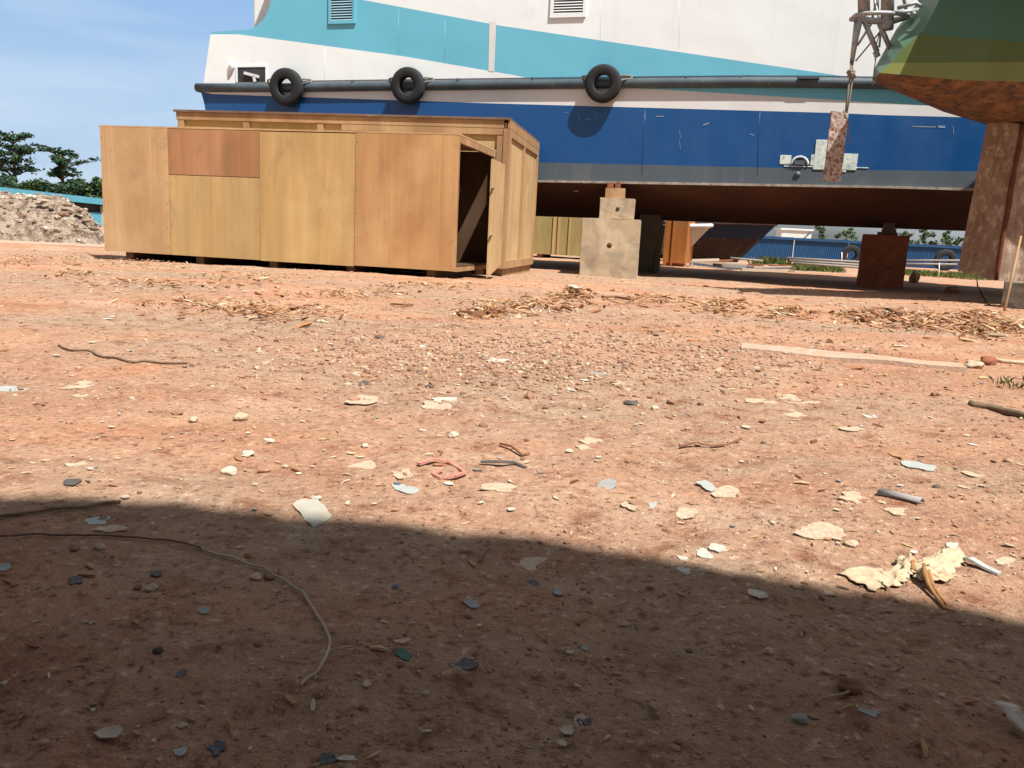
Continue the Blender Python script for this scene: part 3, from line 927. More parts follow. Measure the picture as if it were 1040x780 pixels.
# ------------------------------------------------------------------ green boat on the right
gb = thing('green_boat', 'green work boat with rusty bottom, its end overhanging at the upper right', 'boat', (6.0, 9.6, -.1))
YN = lambda px: 8.55 + (px - 890) * .0008           # near side of the boat
YF = lambda px: 10.0                                # far corner of its end face


def gp(px, py, Y=None):
    return atY(px, py, Y if Y else YN(px))


TOPY = -120
mb = MB()
# near side: dark green, olive, yellow-green, rust boot line
edge = [(899, 69.5), (905.5, 63), (917.6, 49), (938, 31), (954, 0), (1003, -90)]
dark = [(938, 31), (954, 0), (1003, -90), (1400, -110), (1400, 70), (1040, 43)]
oliv = [(905.5, 63), (917.6, 49), (938, 31), (1040, 43), (1400, 70), (1400, 62), (1040, 62)]
dark = [(934, 34.5), (938, 31), (954, 0), (1003, -90), (1500, -110), (1500, 60), (1040, 43)]
oliv = [(905.5, 64), (917.6, 49), (934, 34.5), (1040, 43), (1500, 60), (1500, 64), (1040, 63)]
yelg = [(894, 74), (905.5, 64), (1040, 63), (1500, 64), (1500, 92), (1040, 83), (978, 81.5)]


def nplane(px, py):
    # near side plane (vertical, very slightly turned)
    fr = GF
    return fr.pt(px, py, 0)


o_ = atY(894, 74, 8.55)
GF = Frame(o_.x, o_.y, R(3))
for pts, mi in ((dark, 0), (oliv, 1), (yelg, 2)):
    mb.add([nplane(x, y) for x, y in pts], [tuple(range(len(pts)))], mi)
# end face
ef_near = [(894, 74), (905.5, 64), (917.6, 49), (934, 34.5), (938, 31), (954, 0), (1003, -90)]
ef_far = [(886, 80), (889, 68), (899, 50), (908, 34), (911, 28.5), (934, 0), (985, -90)]
nn = [nplane(x, y) for x, y in ef_near]
ff = [atY(x, y, 9.5) for x, y in ef_far]
for i in range(len(nn) - 1):
    mb.add([nn[i], nn[i + 1], ff[i + 1], ff[i]], [(0, 1, 2, 3)], 3)
# far side and deck so that the boat is closed
s_r = GF.sz(1500, 0)[0]
fr_top = GF.P(s_r, 2.6, nplane(1500, -110).z)
fr_bot = GF.P(s_r, 2.6, nplane(1500, 92).z)
mb.add([ff[0], ff[-1], fr_top, fr_bot], [(0, 1, 2, 3)], 0)
mb.add([nn[-1], ff[-1], fr_top, nplane(1500, -110)], [(0, 1, 2, 3)], 3)
wk = MB(); zk_ = nplane(1000, -45).z
wk.box(GF, GF.sz(975, -45)[0], s_r, -.75, -.004, zk_, zk_ + .12)
wk.build('shade_overhang', M['gdark'], gb)  # unseen overhang added above the frame to shade the boat's near side
hullg = mb.build('hull', [M['gdark'], M['golive'], M['gyel'], M['gend']], gb)
# rust bottom: from boot line inward/down to the keel profile
mb = MB()
boot = [(894, 74), (920, 76.7), (950, 79), (978, 81.5), (1040, 83), (1150, 85.5), (1500, 92)]
keel = [(889, 84), (923, 98.5), (960, 111), (1002, 126.5), (1040, 134), (1150, 137), (1500, 140)]
bn = [nplane(x, y) for x, y in boot]
kn = [atY(x, y, 9.05 + .5 * min(1, max(0, (x - 889) / 120))) for x, y in keel]
rows = []
nsub = 5
for p, q in zip(bn, kn):
    row = []
    for k in range(nsub + 1):
        t = k / nsub
        w_ = p.lerp(q, t)
        sg_ = min(1, len(rows) / 2) * math.sin(math.pi * t)
        w_ = w_ + Vector((0, -.10 * sg_, -.05 * sg_))
        row.append(w_)
    rows.append(row)
vsr = [p for row in rows for p in row]
fsr = []
W = nsub + 1
for i in range(len(rows) - 1):
    for k in range(nsub):
        fsr.append((i * W + k, (i + 1) * W + k, (i + 1) * W + k + 1, i * W + k + 1))
mb.add(vsr, fsr, 0, True)
farb = [ff[0], GF.P(2.0, 2.3, 2.25), GF.P(s_r, 2.6, fr_bot.z)]
mb.add([kn[0], kn[3], kn[-1], farb[2], farb[1], farb[0]], [(0, 1, 4, 5), (1, 2, 3, 4)], 0)
mb.add([bn[0], kn[0], ff[0]], [(0, 1, 2)], 0)
mb.build('rusty_bottom', M['rust'], gb)
# skeg / stern post plates
q = lambda x, y, Y: atY(x, y, Y)
TL, BL = q(1003, 122, 9.45), q(972.5, 275, 9.55)
ST, SB = q(1038, 126, 9.2), q(1010.5, 284.5, 9.2)
RT, RB = q(1110, 128, 9.5), q(1085, 288, 9.5)
bk = Vector((.44, .6, 0))
mb = MB(); mb.add([BL, SB, ST, TL, BL + bk, SB + bk, ST + bk, TL + bk], [(0, 1, 2, 3), (4, 7, 6, 5), (0, 4, 5, 1), (3, 2, 6, 7), (0, 3, 7, 4), (1, 5, 6, 2)])
lab(mb.build('skeg_plate', M['skeg'], gb), 'worn rusty plate left of the dark seam')
e = Vector((.012, 0, 0))
mb = MB(); mb.add([SB + e, RB, RT, ST + e, SB + e + bk, RB + bk, RT + bk, ST + e + bk], [(0, 1, 2, 3), (4, 7, 6, 5), (0, 4, 5, 1), (3, 2, 6, 7), (0, 3, 7, 4), (1, 5, 6, 2)])
mb.build('skeg_plate', M['skeg'], gb)
mb = MB()
pts = [ST.lerp(SB, k / 14) + Vector((.006 + .006 * random.uniform(-1, 1), -.004, 0)) for k in range(15)]
mb.tube(pts, [.022 + .012 * random.random() for _ in pts], 7)
mb.build('seam', M['rustseam'], gb)
# unseen spar added above the frame to throw the shadow band across the yard
mb = MB()
bm0 = Vector((7.5, 8.1, 4.6)); bm1 = Vector((3.15, 8.55, 4.5))
mb.tube([bm0, bm1], [.20, .07], 10)
mb.tube([Vector((7.4, 8.8, 2.6)), Vector((7.4, 8.8, 6.5))], .1, 10)
mb.tube([Vector((7.4, 8.8, 4.55)), Vector((7.3, 8.12, 4.55))], .08, 8)
mb.build('shadow_spar', M['galv'], gb)
# pipe frame at the end of the boat
pf = MB()
Yp = 9.3
P2 = lambda x, y, Y=Yp: atY(x, y, Y)
pf.tube([P2(876, -70), P2(877.5, 13)], 0.0630, 12)
pf.tube([P2(903, -70), P2(901, 22)], 0.0675, 12)
pf.tube([P2(890, -60, 9.5), P2(890, 14, 9.5)], 0.0270, 8)
ringpts = []
for k in range(17):
    an = math.pi * (k / 16)
    ringpts.append(P2(895 - 28 * math.cos(an), 17.5 - 4.5 * math.sin(an), Yp - .25 * math.sin(an)))
pf.tube(ringpts, .023, 8)
pf.tube([P2(867, 17), P2(882, 21), P2(905, 22), P2(923, 16)], 0.0360, 8)
pf.tube([P2(867, 18), P2(866.5, 21)], 0.0450, 8)
pf.tube([P2(872, 20), P2(869, 38), P2(865, 64)], [.046, .034, .022], 10)
pf.tube([P2(878, 22), P2(891, 53)], 0.0270, 8)
pf.tube([P2(893, 24), P2(904, 49)], 0.0270, 8)
pf.tube([P2(901, 22), P2(900, 30)], 0.0720, 10)
pf.tube([P2(889, 52), P2(891.5, 58)], 0.0315, 8)
pf.tube([P2(885, 24), P2(871, 46)], 0.0126, 6)
pf.tube([P2(894, 32), P2(869, 62)], 0.0090, 6)
pf.tube([P2(888, 0), P2(895, 28), P2(893, 48)], 0.0126, 6)
pf.tube([P2(912, 8), P2(930, 3), P2(938, 8)], 0.0225, 8)
pf.tube([P2(905, 14), P2(936, 10)], 0.0270, 8)
pf.tube([P2(912, -30), P2(921, 14)], 0.0180, 6)
pf.tube([P2(896, -20), P2(886, 18)], 0.0144, 6)
pf.tube([P2(926, 12), P2(934, 20)], 0.0270, 8)
pf.build('pipe_frame', M['galv'], gb)
wf = MB()
wf.tube([P2(890, 56), P2(888, 70), P2(886, 88)], .006, 5)
wf.tube([P2(894, 30), P2(890, 46), P2(889, 62)], .006, 5)
wf.build('wire', M['rope'], gb)
# hanging rusty plate on its rope
Yh = 9.15
hp = thing('hanging_plate', 'flaking rusty steel plate hanging on a rope in front of the blue hull', 'steel plate', atY(848, 150, Yh))
cor = [(844, 113), (861, 115.5), (852.5, 185), (835, 184)]
mb = MB()
n1, n2 = 4, 14
vsq = []
for j in range(n2 + 1):
    for i in range(n1 + 1):
        u_, v_ = i / n1, j / n2
        x = (cor[0][0] * (1 - u_) + cor[1][0] * u_) * (1 - v_) + (cor[3][0] * (1 - u_) + cor[2][0] * u_) * v_
        y = (cor[0][1] * (1 - u_) + cor[1][1] * u_) * (1 - v_) + (cor[3][1] * (1 - u_) + cor[2][1] * u_) * v_
        if i in (0, n1) or j in (0, n2):
            x += random.uniform(-.5, .5); y += random.uniform(-.5, .5)
        vsq.append(atY(x, y, Yh + random.uniform(-.004, .004)))
fsq = [(j * (n1 + 1) + i, j * (n1 + 1) + i + 1, (j + 1) * (n1 + 1) + i + 1, (j + 1) * (n1 + 1) + i) for j in range(n2) for i in range(n1)]
mb.add(vsq, fsq)
pl = mb.build('plate', M['plate'], hp)
md = pl.modifiers.new('thick', 'SOLIDIFY'); md.thickness = .03
mb = MB()
mb.tube([P2(864.5, 62, 9.28), P2(863.5, 76, 9.22), P2(861, 95, Yh), P2(858.5, 117, Yh)], .011, 6)
mb.tube([P2(866, 62, 9.28), P2(866, 80, 9.22), P2(863, 100, Yh), P2(859.5, 117, Yh)], .009, 6)
mb.tube([P2(859.5, 117, Yh - .02), P2(862, 130, Yh - .02), P2(862.5, 146, Yh - .02)], .006, 6)
mb.tube([P2(857, 112, Yh - .02), P2(858.5, 119, Yh - .03), P2(861, 121, Yh - .02)], .012, 6)
mb.build('rope', M['rope'], hp)
mb = MB()
for k in range(7):
    x = 864 + random.uniform(-3, 3); y = 76 + random.uniform(-3.5, 3.5)
    x2 = 864 + random.uniform(-4, 4); y2 = 76 + random.uniform(-4, 4)
    mb.tube([P2(x, y, 9.2), P2((x + x2) / 2 + 1, (y + y2) / 2, 9.15), P2(x2, y2, 9.2)], .022, 6)
mb.build('knot', M['rope'], hp)
# blocks below the green boat
bF = Frame(*ground(1014, 312).xy, R(-30))
zb = gz(bF.o.x, bF.o.y)
s1 = bF.sz(1075, 300)[0]
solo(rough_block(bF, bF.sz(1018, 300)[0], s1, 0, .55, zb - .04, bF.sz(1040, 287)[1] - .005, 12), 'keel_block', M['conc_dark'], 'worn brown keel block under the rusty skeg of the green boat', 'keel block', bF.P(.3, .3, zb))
mb = MB()
mb.tube([atY(1037, 240, 8.3), ground(1020, 316)], [.010, .014], 7)
solo(mb, 'bamboo_stick', M['batten'], 'thin pale stick leaning up against the rusty skeg', 'stick', ground(1020, 316))
mb = MB()
p0 = atY(991, 276, 9.5)
mb.tube([p0, atY(993, 291, 9.1), ground(999, 305) + Vector((0, 0, .03)), ground(1006, 311) + Vector((0, 0, .008))], .009, 6)
solo(mb, 'hanging_wire', M['twig'], 'short dark wire dangling under the rusty skeg', 'wire', p0)

# ------------------------------------------------------------------ added unseen hull, its edge shaped to cast the foreground shadow
SUN_EL, SUN_AZ = R(59), R(141)           # azimuth clockwise from +Y
to_sun = Vector((math.sin(SUN_AZ) * math.cos(SUN_EL), math.cos(SUN_AZ) * math.cos(SUN_EL), math.sin(SUN_EL)))
kx, ky = to_sun.x / to_sun.z, to_sun.y / to_sun.z
ZT = 4.2
edge_px = [(-900, 455), (-400, 470), (-100, 490), (60, 503), (200, 514), (330, 526), (450, 538), (560, 549), (650, 563), (740, 582), (860, 605), (960, 621), (1040, 633), (1150, 652)]
gpts = [ground(x, y) for x, y in edge_px]
d_ = (gpts[-1] - gpts[-2]); gpts.append(gpts[-1] + d_ * 30)
d_ = (gpts[0] - gpts[1]).normalized(); gpts.insert(0, gpts[0] + d_ * 5)
def refine(ps, n):
    out_ = []
    for a_, b_ in zip(ps[:-1], ps[1:]):
        out_ += [a_.lerp(b_, k / n) for k in range(n)]
    return out_ + [ps[-1]]


gpts = refine(gpts, 8)
gpts = [p + Vector((0, .035 * noise.noise(Vector((p.x * 3.1, 2.2, 0))) + .018 * noise.noise(Vector((p.x * 9, 5.1, 0))), 0)) for p in gpts]
top = [Vector((p.x + kx * ZT, p.y + ky * ZT, ZT)) for p in gpts]
low = [Vector((p.x + kx * 1.25, p.y + ky * 1.25 - .09, 1.25)) for p in gpts]
mb = MB()
n = len(top)
back = [Vector((p.x, p.y - 4.5, ZT)) for p in top]
backl = [Vector((p.x, p.y - 4.5, 1.25)) for p in top]
keelp = [Vector((p.x, p.y - 1.6, 1.02)) for p in top]
mb.add(top + low + keelp + backl + back,
       [(i, i + 1, n + i + 1, n + i) for i in range(n - 1)] + [(n + i, n + i + 1, 2 * n + i + 1, 2 * n + i) for i in range(n - 1)] +
       [(2 * n + i, 2 * n + i + 1, 3 * n + i + 1, 3 * n + i) for i in range(n - 1)] + [(3 * n + i, 3 * n + i + 1, 4 * n + i + 1, 4 * n + i) for i in range(n - 1)] +
       [(4 * n + i, 4 * n + i + 1, i + 1, i) for i in range(n - 1)])
solo(mb, 'added_shade_hull', M['shade_caster'], 'unseen dark hull form added above the viewer to shade the foreground', 'boat', (0, -2.5, 0))

# ------------------------------------------------------------------ rubble heap on the left
rb = thing('rubble_heap', 'grey beige rubble heap with white lumps left of the crates', 'rubble heap', ground(40, 238))
hx0, hy0 = ground(40, 238).xy


def heap_h(px):
    ks = [(-140, .1), (-60, .75), (0, .98), (30, 1.0), (60, .97), (75, .82), (88, .55), (98, .25), (106, 0)]
    for (a_, ha), (b_, hb_) in zip(ks[:-1], ks[1:]):
        if a_ <= px <= b_:
            return ha + (hb_ - ha) * (px - a_) / (b_ - a_)
    return 0


Yr = 14.8
mb = MB()
NX, NY = 90, 34
vsx = []
for j in range(NY + 1):
    for i in range(NX + 1):
        px_ = -140 + 247 * i / NX
        p = atY(px_, 239, Yr)
        tt = j / NY
        y = Yr + 3.0 * tt
        x = p.x * y / Yr * (1 - .2 * tt) + p.x * .2 * tt
        prof = min(1, 1.05 * (1 - (1 - min(1, tt * 3.2)) ** 2)) * (1 if tt < .75 else max(0, 1 - (tt - .75) * 4))
        zt_ = heap_h(px_) * prof * .86
        nn_ = noise.fractal(Vector((x * 1.6, y * 1.6, 2)), 1, 2, 5) * .14 + noise.noise(Vector((x * 6, y * 6, 5))) * .04
        z = gz(x, y) - .03 + max(-.0, zt_ * (1 + nn_ * .9) + (nn_ * .3 if zt_ > .12 else 0))
        vsx.append(Vector((x + noise.noise(Vector((x * 3, z * 5, 1))) * .08, y + noise.noise(Vector((x * 3, z * 6, 8))) * .12, z)))
fsx = [(j * (NX + 1) + i, j * (NX + 1) + i + 1, (j + 1) * (NX + 1) + i + 1, (j + 1) * (NX + 1) + i) for j in range(NY) for i in range(NX)]
mb.add(vsx, fsx, 0, False)
mb.build('mound', M['rubble'], rb)


def ico_pts(sub):
    bm = bmesh.new(); bmesh.ops.create_icosphere(bm, subdivisions=sub, radius=1)
    v = [p.co.copy() for p in bm.verts]; bm.verts.index_update()
    f = [[q_.index for q_ in g.verts] for g in bm.faces]
    bm.free()
    return v, f


ICO1 = ico_pts(1); ICO2 = ico_pts(2); ICO3 = ico_pts(3)


def stone_into(mb, c, rx, ry, rz, rng, ico=ICO1, sm=True, m=0, jag=.32):
    v, f = ico
    yaw = rng.uniform(0, 6.28); cy, sy = math.cos(yaw), math.sin(yaw)
    sd = Vector((rng.uniform(-50, 50), rng.uniform(-50, 50), rng.uniform(-50, 50)))
    vs = []
    for p in v:
        k = 1 + jag * noise.noise(p * 1.3 + sd) * 1.6 + jag * .4 * noise.noise(p * 3.4 + sd)
        x, y, z = p.x * rx * k, p.y * ry * k, p.z * rz * k
        vs.append(c + Vector((x * cy - y * sy, x * sy + y * cy, z)))
    mb.add(vs, f, m, sm)


rng = random.Random(3)
mb = MB()
for k in range(900):
    v_ = vsx[rng.randrange(0, len(vsx))]
    if v_.z < -.1 and rng.random() < .6:
        continue
    s_ = rng.choice([.014, .02, .025, .03, .04, .055])
    stone_into(mb, v_ + Vector((0, 0, .01)), s_ * rng.uniform(.7, 1.6), s_, s_ * rng.uniform(.5, 1), rng, ICO1, False)
for (px_, py_, s_) in ((68, 208, .07), (46, 204, .06), (40, 206, .05), (75, 222, .05), (52, 211, .05), (88, 224, .07), (80, 214, .06), (95, 232, .07), (70, 216, .06), (64, 220, .05)):
    stone_into(mb, atY(px_, py_, Yr + .5), s_ * 1.3, s_, s_ * .6, rng, ICO2, False)
o = mb.build('rubble_lumps', M['rubble_bit'], rb)
o['kind'] = 'stuff'

# pale flat concrete apron seen left of the crate
mb = MB()
ap = [(-300, 246), (-40, 247), (60, 249), (106, 252), (150, 245), (140, 236), (-300, 234)]
apz = []
for x, y in ap:
    p = ground(x, y); apz.append(Vector((p.x, p.y, base_z(0, 20) + .03)))
mb.add(apz + [p - Vector((0, 0, .12)) for p in apz], [tuple(range(7))] + [(i, (i + 1) % 7, 7 + (i + 1) % 7, 7 + i) for i in range(7)])
ao = mb.build('pavement', M['beam'])
ao['kind'] = 'structure'

# ------------------------------------------------------------------ background: cyan fence on the left, blue fence on the right


def corr_panel(mb, p0, p1, z0, z1, amp=.014, n=60):
    d = (p1 - p0); L = d.length; d.normalize(); nv = Vector((d.y, -d.x, 0))
    vs = []
    for i in range(n + 1):
        q_ = p0 + d * L * i / n + nv * amp * (1 if i % 2 else -1)
        vs += [Vector((q_.x, q_.y, z0)), Vector((q_.x, q_.y, z1))]
    mb.add(vs, [(2 * i, 2 * i + 2, 2 * i + 3, 2 * i + 1) for i in range(n)])


fa = atY(-160, 210, 30); fb = atY(190, 212, 46)
zg0 = -.17
cf = thing('cyan_fence', 'long cyan sheet metal fence behind the rubble heap at the far left', 'fence', (fa.x, fa.y, zg0))
za, zb_ = atY(-160, 172, 30).z, atY(190, 214, 46).z
nP = 9
for i in range(nP):
    q0 = fa.lerp(fb, i / nP); q1 = fa.lerp(fb, (i + .97) / nP)
    zt0 = .4 + (1.22 - .4) * 1.0
    mb = MB(); corr_panel(mb, Vector((q0.x, q0.y, 0)), Vector((q1.x, q1.y, 0)), zg0, .62 - .2 * i / nP)
    mb.build('panel', M['fence_cyan'], cf)
    mb = MB(); mb.bar(Vector((q0.x, q0.y, zg0)), Vector((q0.x, q0.y, 1.0 - .25 * i / nP)), .12, .12); mb.build('post', M['post'], cf)
mb = MB(); mb.bar(Vector((fa.x, fa.y, 1.42)), Vector((fb.x, fb.y, .84)), .5, .30); mb.build('top_beam', M['fence_cyan'], cf)
mb = MB(); mb.bar(Vector((fa.x, fa.y + .6, .5)), Vector((fb.x, fb.y + .6, .2)), .1, 1.1); mb.build('gap_backing', M['dark'], cf)  # dark sheet added to fill the gap below the top beam

fa = atY(700, 250, 42); fb = atY(1300, 280, 36)
bf = thing('blue_fence', 'deep blue sheet metal fence in the background beneath the ferry', 'fence', (fa.x, fa.y, zg0))
nP = 10
for i in range(nP):
    q0 = fa.lerp(fb, i / nP); q1 = fa.lerp(fb, (i + .99) / nP)
    mb = MB(); corr_panel(mb, Vector((q0.x, q0.y, 0)), Vector((q1.x, q1.y, 0)), zg0, 1.0 - .012 * i)
    mb.build('panel', M['fence_blue'], bf)
mb = MB(); mb.bar(Vector((fa.x, fa.y - .06, .93)), Vector((fb.x, fb.y - .06, .82)), .06, .1); mb.build('top_rail', M['fence_blue'], bf)

# old tyres leaning on the blue fence
for x, y, lb in ((865, 252.5, 'old black tyre leaning on the blue fence left of the rust red block'), (960, 263.5, 'old black tyre leaning on the blue fence right of the rust red block')):
    Y = 36.5 if x < 900 else 34
    c_ = atY(x, y, Y)
    t_ = thing('discarded_tyre', lb, 'tyre', (c_.x, c_.y, zg0), 'old tyres by the blue fence')
    tyre_mesh(Vector((c_.x, c_.y, zg0 + .44)), Vector((.05, 1, .1)).normalized(), Vector((0, -.1, 1)).normalized(), .45, .2, M['tyre'], t_)

# ------------------------------------------------------------------ boats, shed and scrap beyond the ferry


def loft_boat(name, label, bow, stern, beam, z0, z1, mats, split=.5, sheer=.2, rail=True):
    """simple pointed boat hull from bow to stern; mats = (lower, upper, rail)"""
    bow = Vector(bow); stern = Vector(stern)
    d = stern - bow; L = d.length; d.normalize(); nv = Vector((-d.y, d.x, 0))
    root = thing(name, label, 'boat', (bow.x + d.x * L / 2, bow.y + d.y * L / 2, z0))
    n = 16
    for part, ta, tb, mt in (('lower_hull', 0, split, mats[0]), ('upper_hull', split, 1, mats[1])):
        mb = MB(); vs = []
        for i in range(n + 1):
            k = i / n
            wid = beam / 2 * (1 - (1 - min(1, k * 1.9)) ** 2.2) * (1 if k < .8 else 1 - .25 * (k - .8) / .2)
            for sgn in (-1, 1):
                for t in (ta, tb):
                    z = z0 + (z1 - z0) * t + sheer * (1 - k) ** 2 * t
                    w_ = wid * (.35 + .65 * t ** .6)
                    rake = (1 - t) * (z1 - z0) * 1.0 * (1 - k) ** 2
                    p = bow + d * (L * k + rake) + nv * sgn * max(.02, w_)
                    vs.append(Vector((p.x, p.y, z)))
        for i in range(n):
            b0, b1 = i * 4, (i + 1) * 4
            mb.add([vs[b0], vs[b1], vs[b1 + 1], vs[b0 + 1]], [(0, 1, 2, 3)], 0, True)
            mb.add([vs[b0 + 2], vs[b1 + 2], vs[b1 + 3], vs[b0 + 3]], [(0, 1, 2, 3)], 0, True)
            if part == 'upper_hull':
                mb.add([vs[b0 + 1], vs[b1 + 1], vs[b1 + 3], vs[b0 + 3]], [(0, 1, 2, 3)])
            else:
                mb.add([vs[b0], vs[b1], vs[b1 + 2], vs[b0 + 2]], [(0, 1, 2, 3)])
        mb.add(vs[0:4], [(0, 1, 3, 2)])
        mb.add(vs[-4:], [(0, 1, 3, 2)])
        mb.build(part, mt, root)
    mb = MB()
    for sgn in (-1, 1):
        pts = []
        for i in range(n + 1):
            k = i / n
            wid = beam / 2 * (1 - (1 - min(1, k * 1.9)) ** 2.2) * (1 if k < .8 else 1 - .25 * (k - .8) / .2)
            p = bow + d * L * k + nv * sgn * max(.02, wid)
            pts.append(Vector((p.x, p.y, z1 + sheer * (1 - k) ** 2)))
        mb.tube(pts, .05, 6)
    mb.build('gunwale', mats[2], root)
    return root


wb = atY(723, 229, 21.0); ws = atY(668, 229, 23.5)
loft_boat('small_boat', 'small cream white boat with its bow poking out past the orange crate', (wb.x, wb.y, 0), (wb.x - 2.4, wb.y + 1.0, 0), 1.4, .1, wb.z - .12, (M['boat_white'], M['boat_white'], M['white']), .75, .12)
bb = atY(788, 238, 26); bs_ = atY(690, 240, 28)
loft_boat('old_boat', 'old dark brown boat with navy topsides lying in the shade beyond the ferry', (bb.x, bb.y, 0), (bb.x - 6, bb.y + 1.6, 0), 2.4, -.1, 1.0, (M['boat_brown'], M['navy'], M['boat_brown']), .62, .15)
# white storage shed behind the blue fence
sh = Frame(*atY(793, 245, 60).xy, R(-8))
shed = thing('storage_shed', 'small white shed showing above the blue fence', 'shed', sh.P(1.2, 1, zg0))
s1 = sh.sz(824, 240)[0]; zt_ = sh.sz(800, 233.5)[1]
mb = MB(); mb.box(sh, 0, s1, 0, 2.4, zg0, zt_); mb.build('wall', M['tank'], shed)
mb = MB(); mb.box(sh, -.1, s1 + .1, -.1, 2.5, zt_ + .002, zt_ + .12); mb.build('roof', M['white'], shed)
mb = MB(); mb.bar(sh.P(s1 * .6, -.03, zt_ - .9), sh.P(s1 * .95, -.03, zt_ - .1), .04, .07); mb.build('brace', M['greyband'], shed)
# pale blocks and lengths of pipe on the ground
for k, (x0, x1, y0, y1, Y, lb) in enumerate(((701, 721, 259, 264, 21.5, 'pale concrete lump below the cream boat, left one'), (776, 781, 264, 270, 20.5, 'small white lump beside the pipe stack beyond the ferry'))):
    f_ = Frame(*atY(x0, y1, Y).xy, R(-10))
    s1 = f_.sz(x1, y1)[0]; zg = gz(f_.o.x, f_.o.y)
    solo(rough_block(f_, 0, s1, 0, .3, zg - .02, zg + (y1 - y0) * Y / F, 20 + k), 'concrete_lump', M['f_pale'], lb, 'concrete lump', f_.P(s1 / 2, .15, zg))
pipes = [((742, 262), (775, 265), 22, 'cream pipe lying left of the trailer frame beyond the ferry'), ((800, 262), (872, 266), 21, 'uppermost pale pipe of the bundle left of the rust red block'), ((802, 264.5), (872, 269), 20.6, 'middle pale pipe of the bundle left of the rust red block'),
         ((806, 267), (872, 271.5), 20.2, 'lowest pale pipe of the bundle left of the rust red block'), ((918, 264.5), (975, 264.5), 25, 'upper pale pipe right of the rust red block'), ((920, 268), (972, 268.5), 23, 'lower pale pipe right of the rust red block')]
for a_, b_, Y, lb in pipes:
    mb = MB(); p, q_ = atY(*a_, Y), atY(*b_, Y)
    ext = (q_ - p) * .25
    mb.tube([p, q_ + (ext if b_[0] > 860 and b_[0] < 900 else ext * 0)], .03, 8)
    g0 = gz(p.x, p.y) + .045
    solo(mb, 'pipe', M['pvc'], lb, 'pipe', ((p + q_) / 2), 'pale pipes beyond the ferry')
# trailer frame: dark wheels and frame at 785..800
c_ = ground(792, 270)
tr = thing('hand_trailer', 'dark hand trailer frame with small wheels beyond the ferry', 'trailer', c_)
for dx in (-.28, .18):
    w_ = tyre_mesh(c_ + Vector((dx, 0, .16)), Vector((.1, 1, 0)).normalized(), Vector((0, 0, 1)), .16, .1, M['tyre'], tr)
    w_.name = 'wheel'
mb = MB(); mb.bar(c_ + Vector((-.6, .1, .26)), c_ + Vector((.5, .1, .24)), .4, .06); mb.tube([c_ + Vector((.5, .1, .24)), c_ + Vector((1.1, .1, .08))], .025, 6)
mb.build('bed', M['dark'], tr)
for (x, y0, y1, Y, lb) in ((855, 256, 266, 24, 'thin white stake standing by the pipes left of the rust red block'), (954, 267, 272, 22, 'short white stake by the pipes right of the rust red block')):
    mb = MB(); a_ = atY(x, y0, Y); b_ = atY(x + 1, y1, Y)
    mb.tube([a_, Vector((b_.x, b_.y, gz(b_.x, b_.y) - .02))], .014, 6)
    solo(mb, 'stake', M['white'], lb, 'stake', b_)
for (x, y, w_, h_, lb) in ((928, 288, .10, .26, 'small brown clod standing in the shade right of the rust red block'), (967, 297, .12, .1, 'low dark clod in the shade left of the green boat skeg')):
    mb = MB(); p = ground(x, y); stone_into(mb, p + Vector((0, 0, h_ * .4)), w_, w_, h_ * .6, rng, ICO2, False)
    solo(mb, 'clod', M['f_brown'], lb, 'dirt clod', p)
# scrap timber under the old boat
sc_ = MB()
for k in range(26):
    p = atY(rng.uniform(704, 790), rng.uniform(262, 268), rng.uniform(19.5, 23))
    p.z = gz(p.x, p.y) + rng.uniform(.02, .16)
    a_ = rng.uniform(-.5, .5); L = rng.uniform(.3, 1.3)
    d_ = Vector((math.cos(a_), math.sin(a_), rng.uniform(-.08, .08)))
    sc_.bar(p - d_ * L / 2, p + d_ * L / 2, rng.uniform(.05, .16), rng.uniform(.03, .08), 0)
so = solo(sc_, 'scrap_heap', M['flakes'], 'low heap of scrap timber beneath the old brown boat', 'scrap heap', atY(745, 266, 21))

# ------------------------------------------------------------------ vegetation


def leaf_cloud(mb, c, rad, n, size, rg, m=0, flat=.5):
    for _ in range(n):
        while True:
            d = Vector((rg.uniform(-1, 1), rg.uniform(-1, 1), rg.uniform(-1, 1)))
            if d.length < 1:
                break
        p = c + Vector((d.x * rad[0], d.y * rad[1], d.z * rad[2]))
        a = Vector((rg.gauss(0, 1), rg.gauss(0, 1), rg.gauss(0, flat))).normalized()
        b = a.cross(Vector((rg.gauss(0, 1), rg.gauss(0, 1), rg.gauss(0, 1)))).normalized()
        s = size * rg.uniform(.6, 1.3)
        mb.add([p - a * s, p + b * s * .45, p + a * s, p - b * s * .45], [(0, 1, 2, 3)], m)


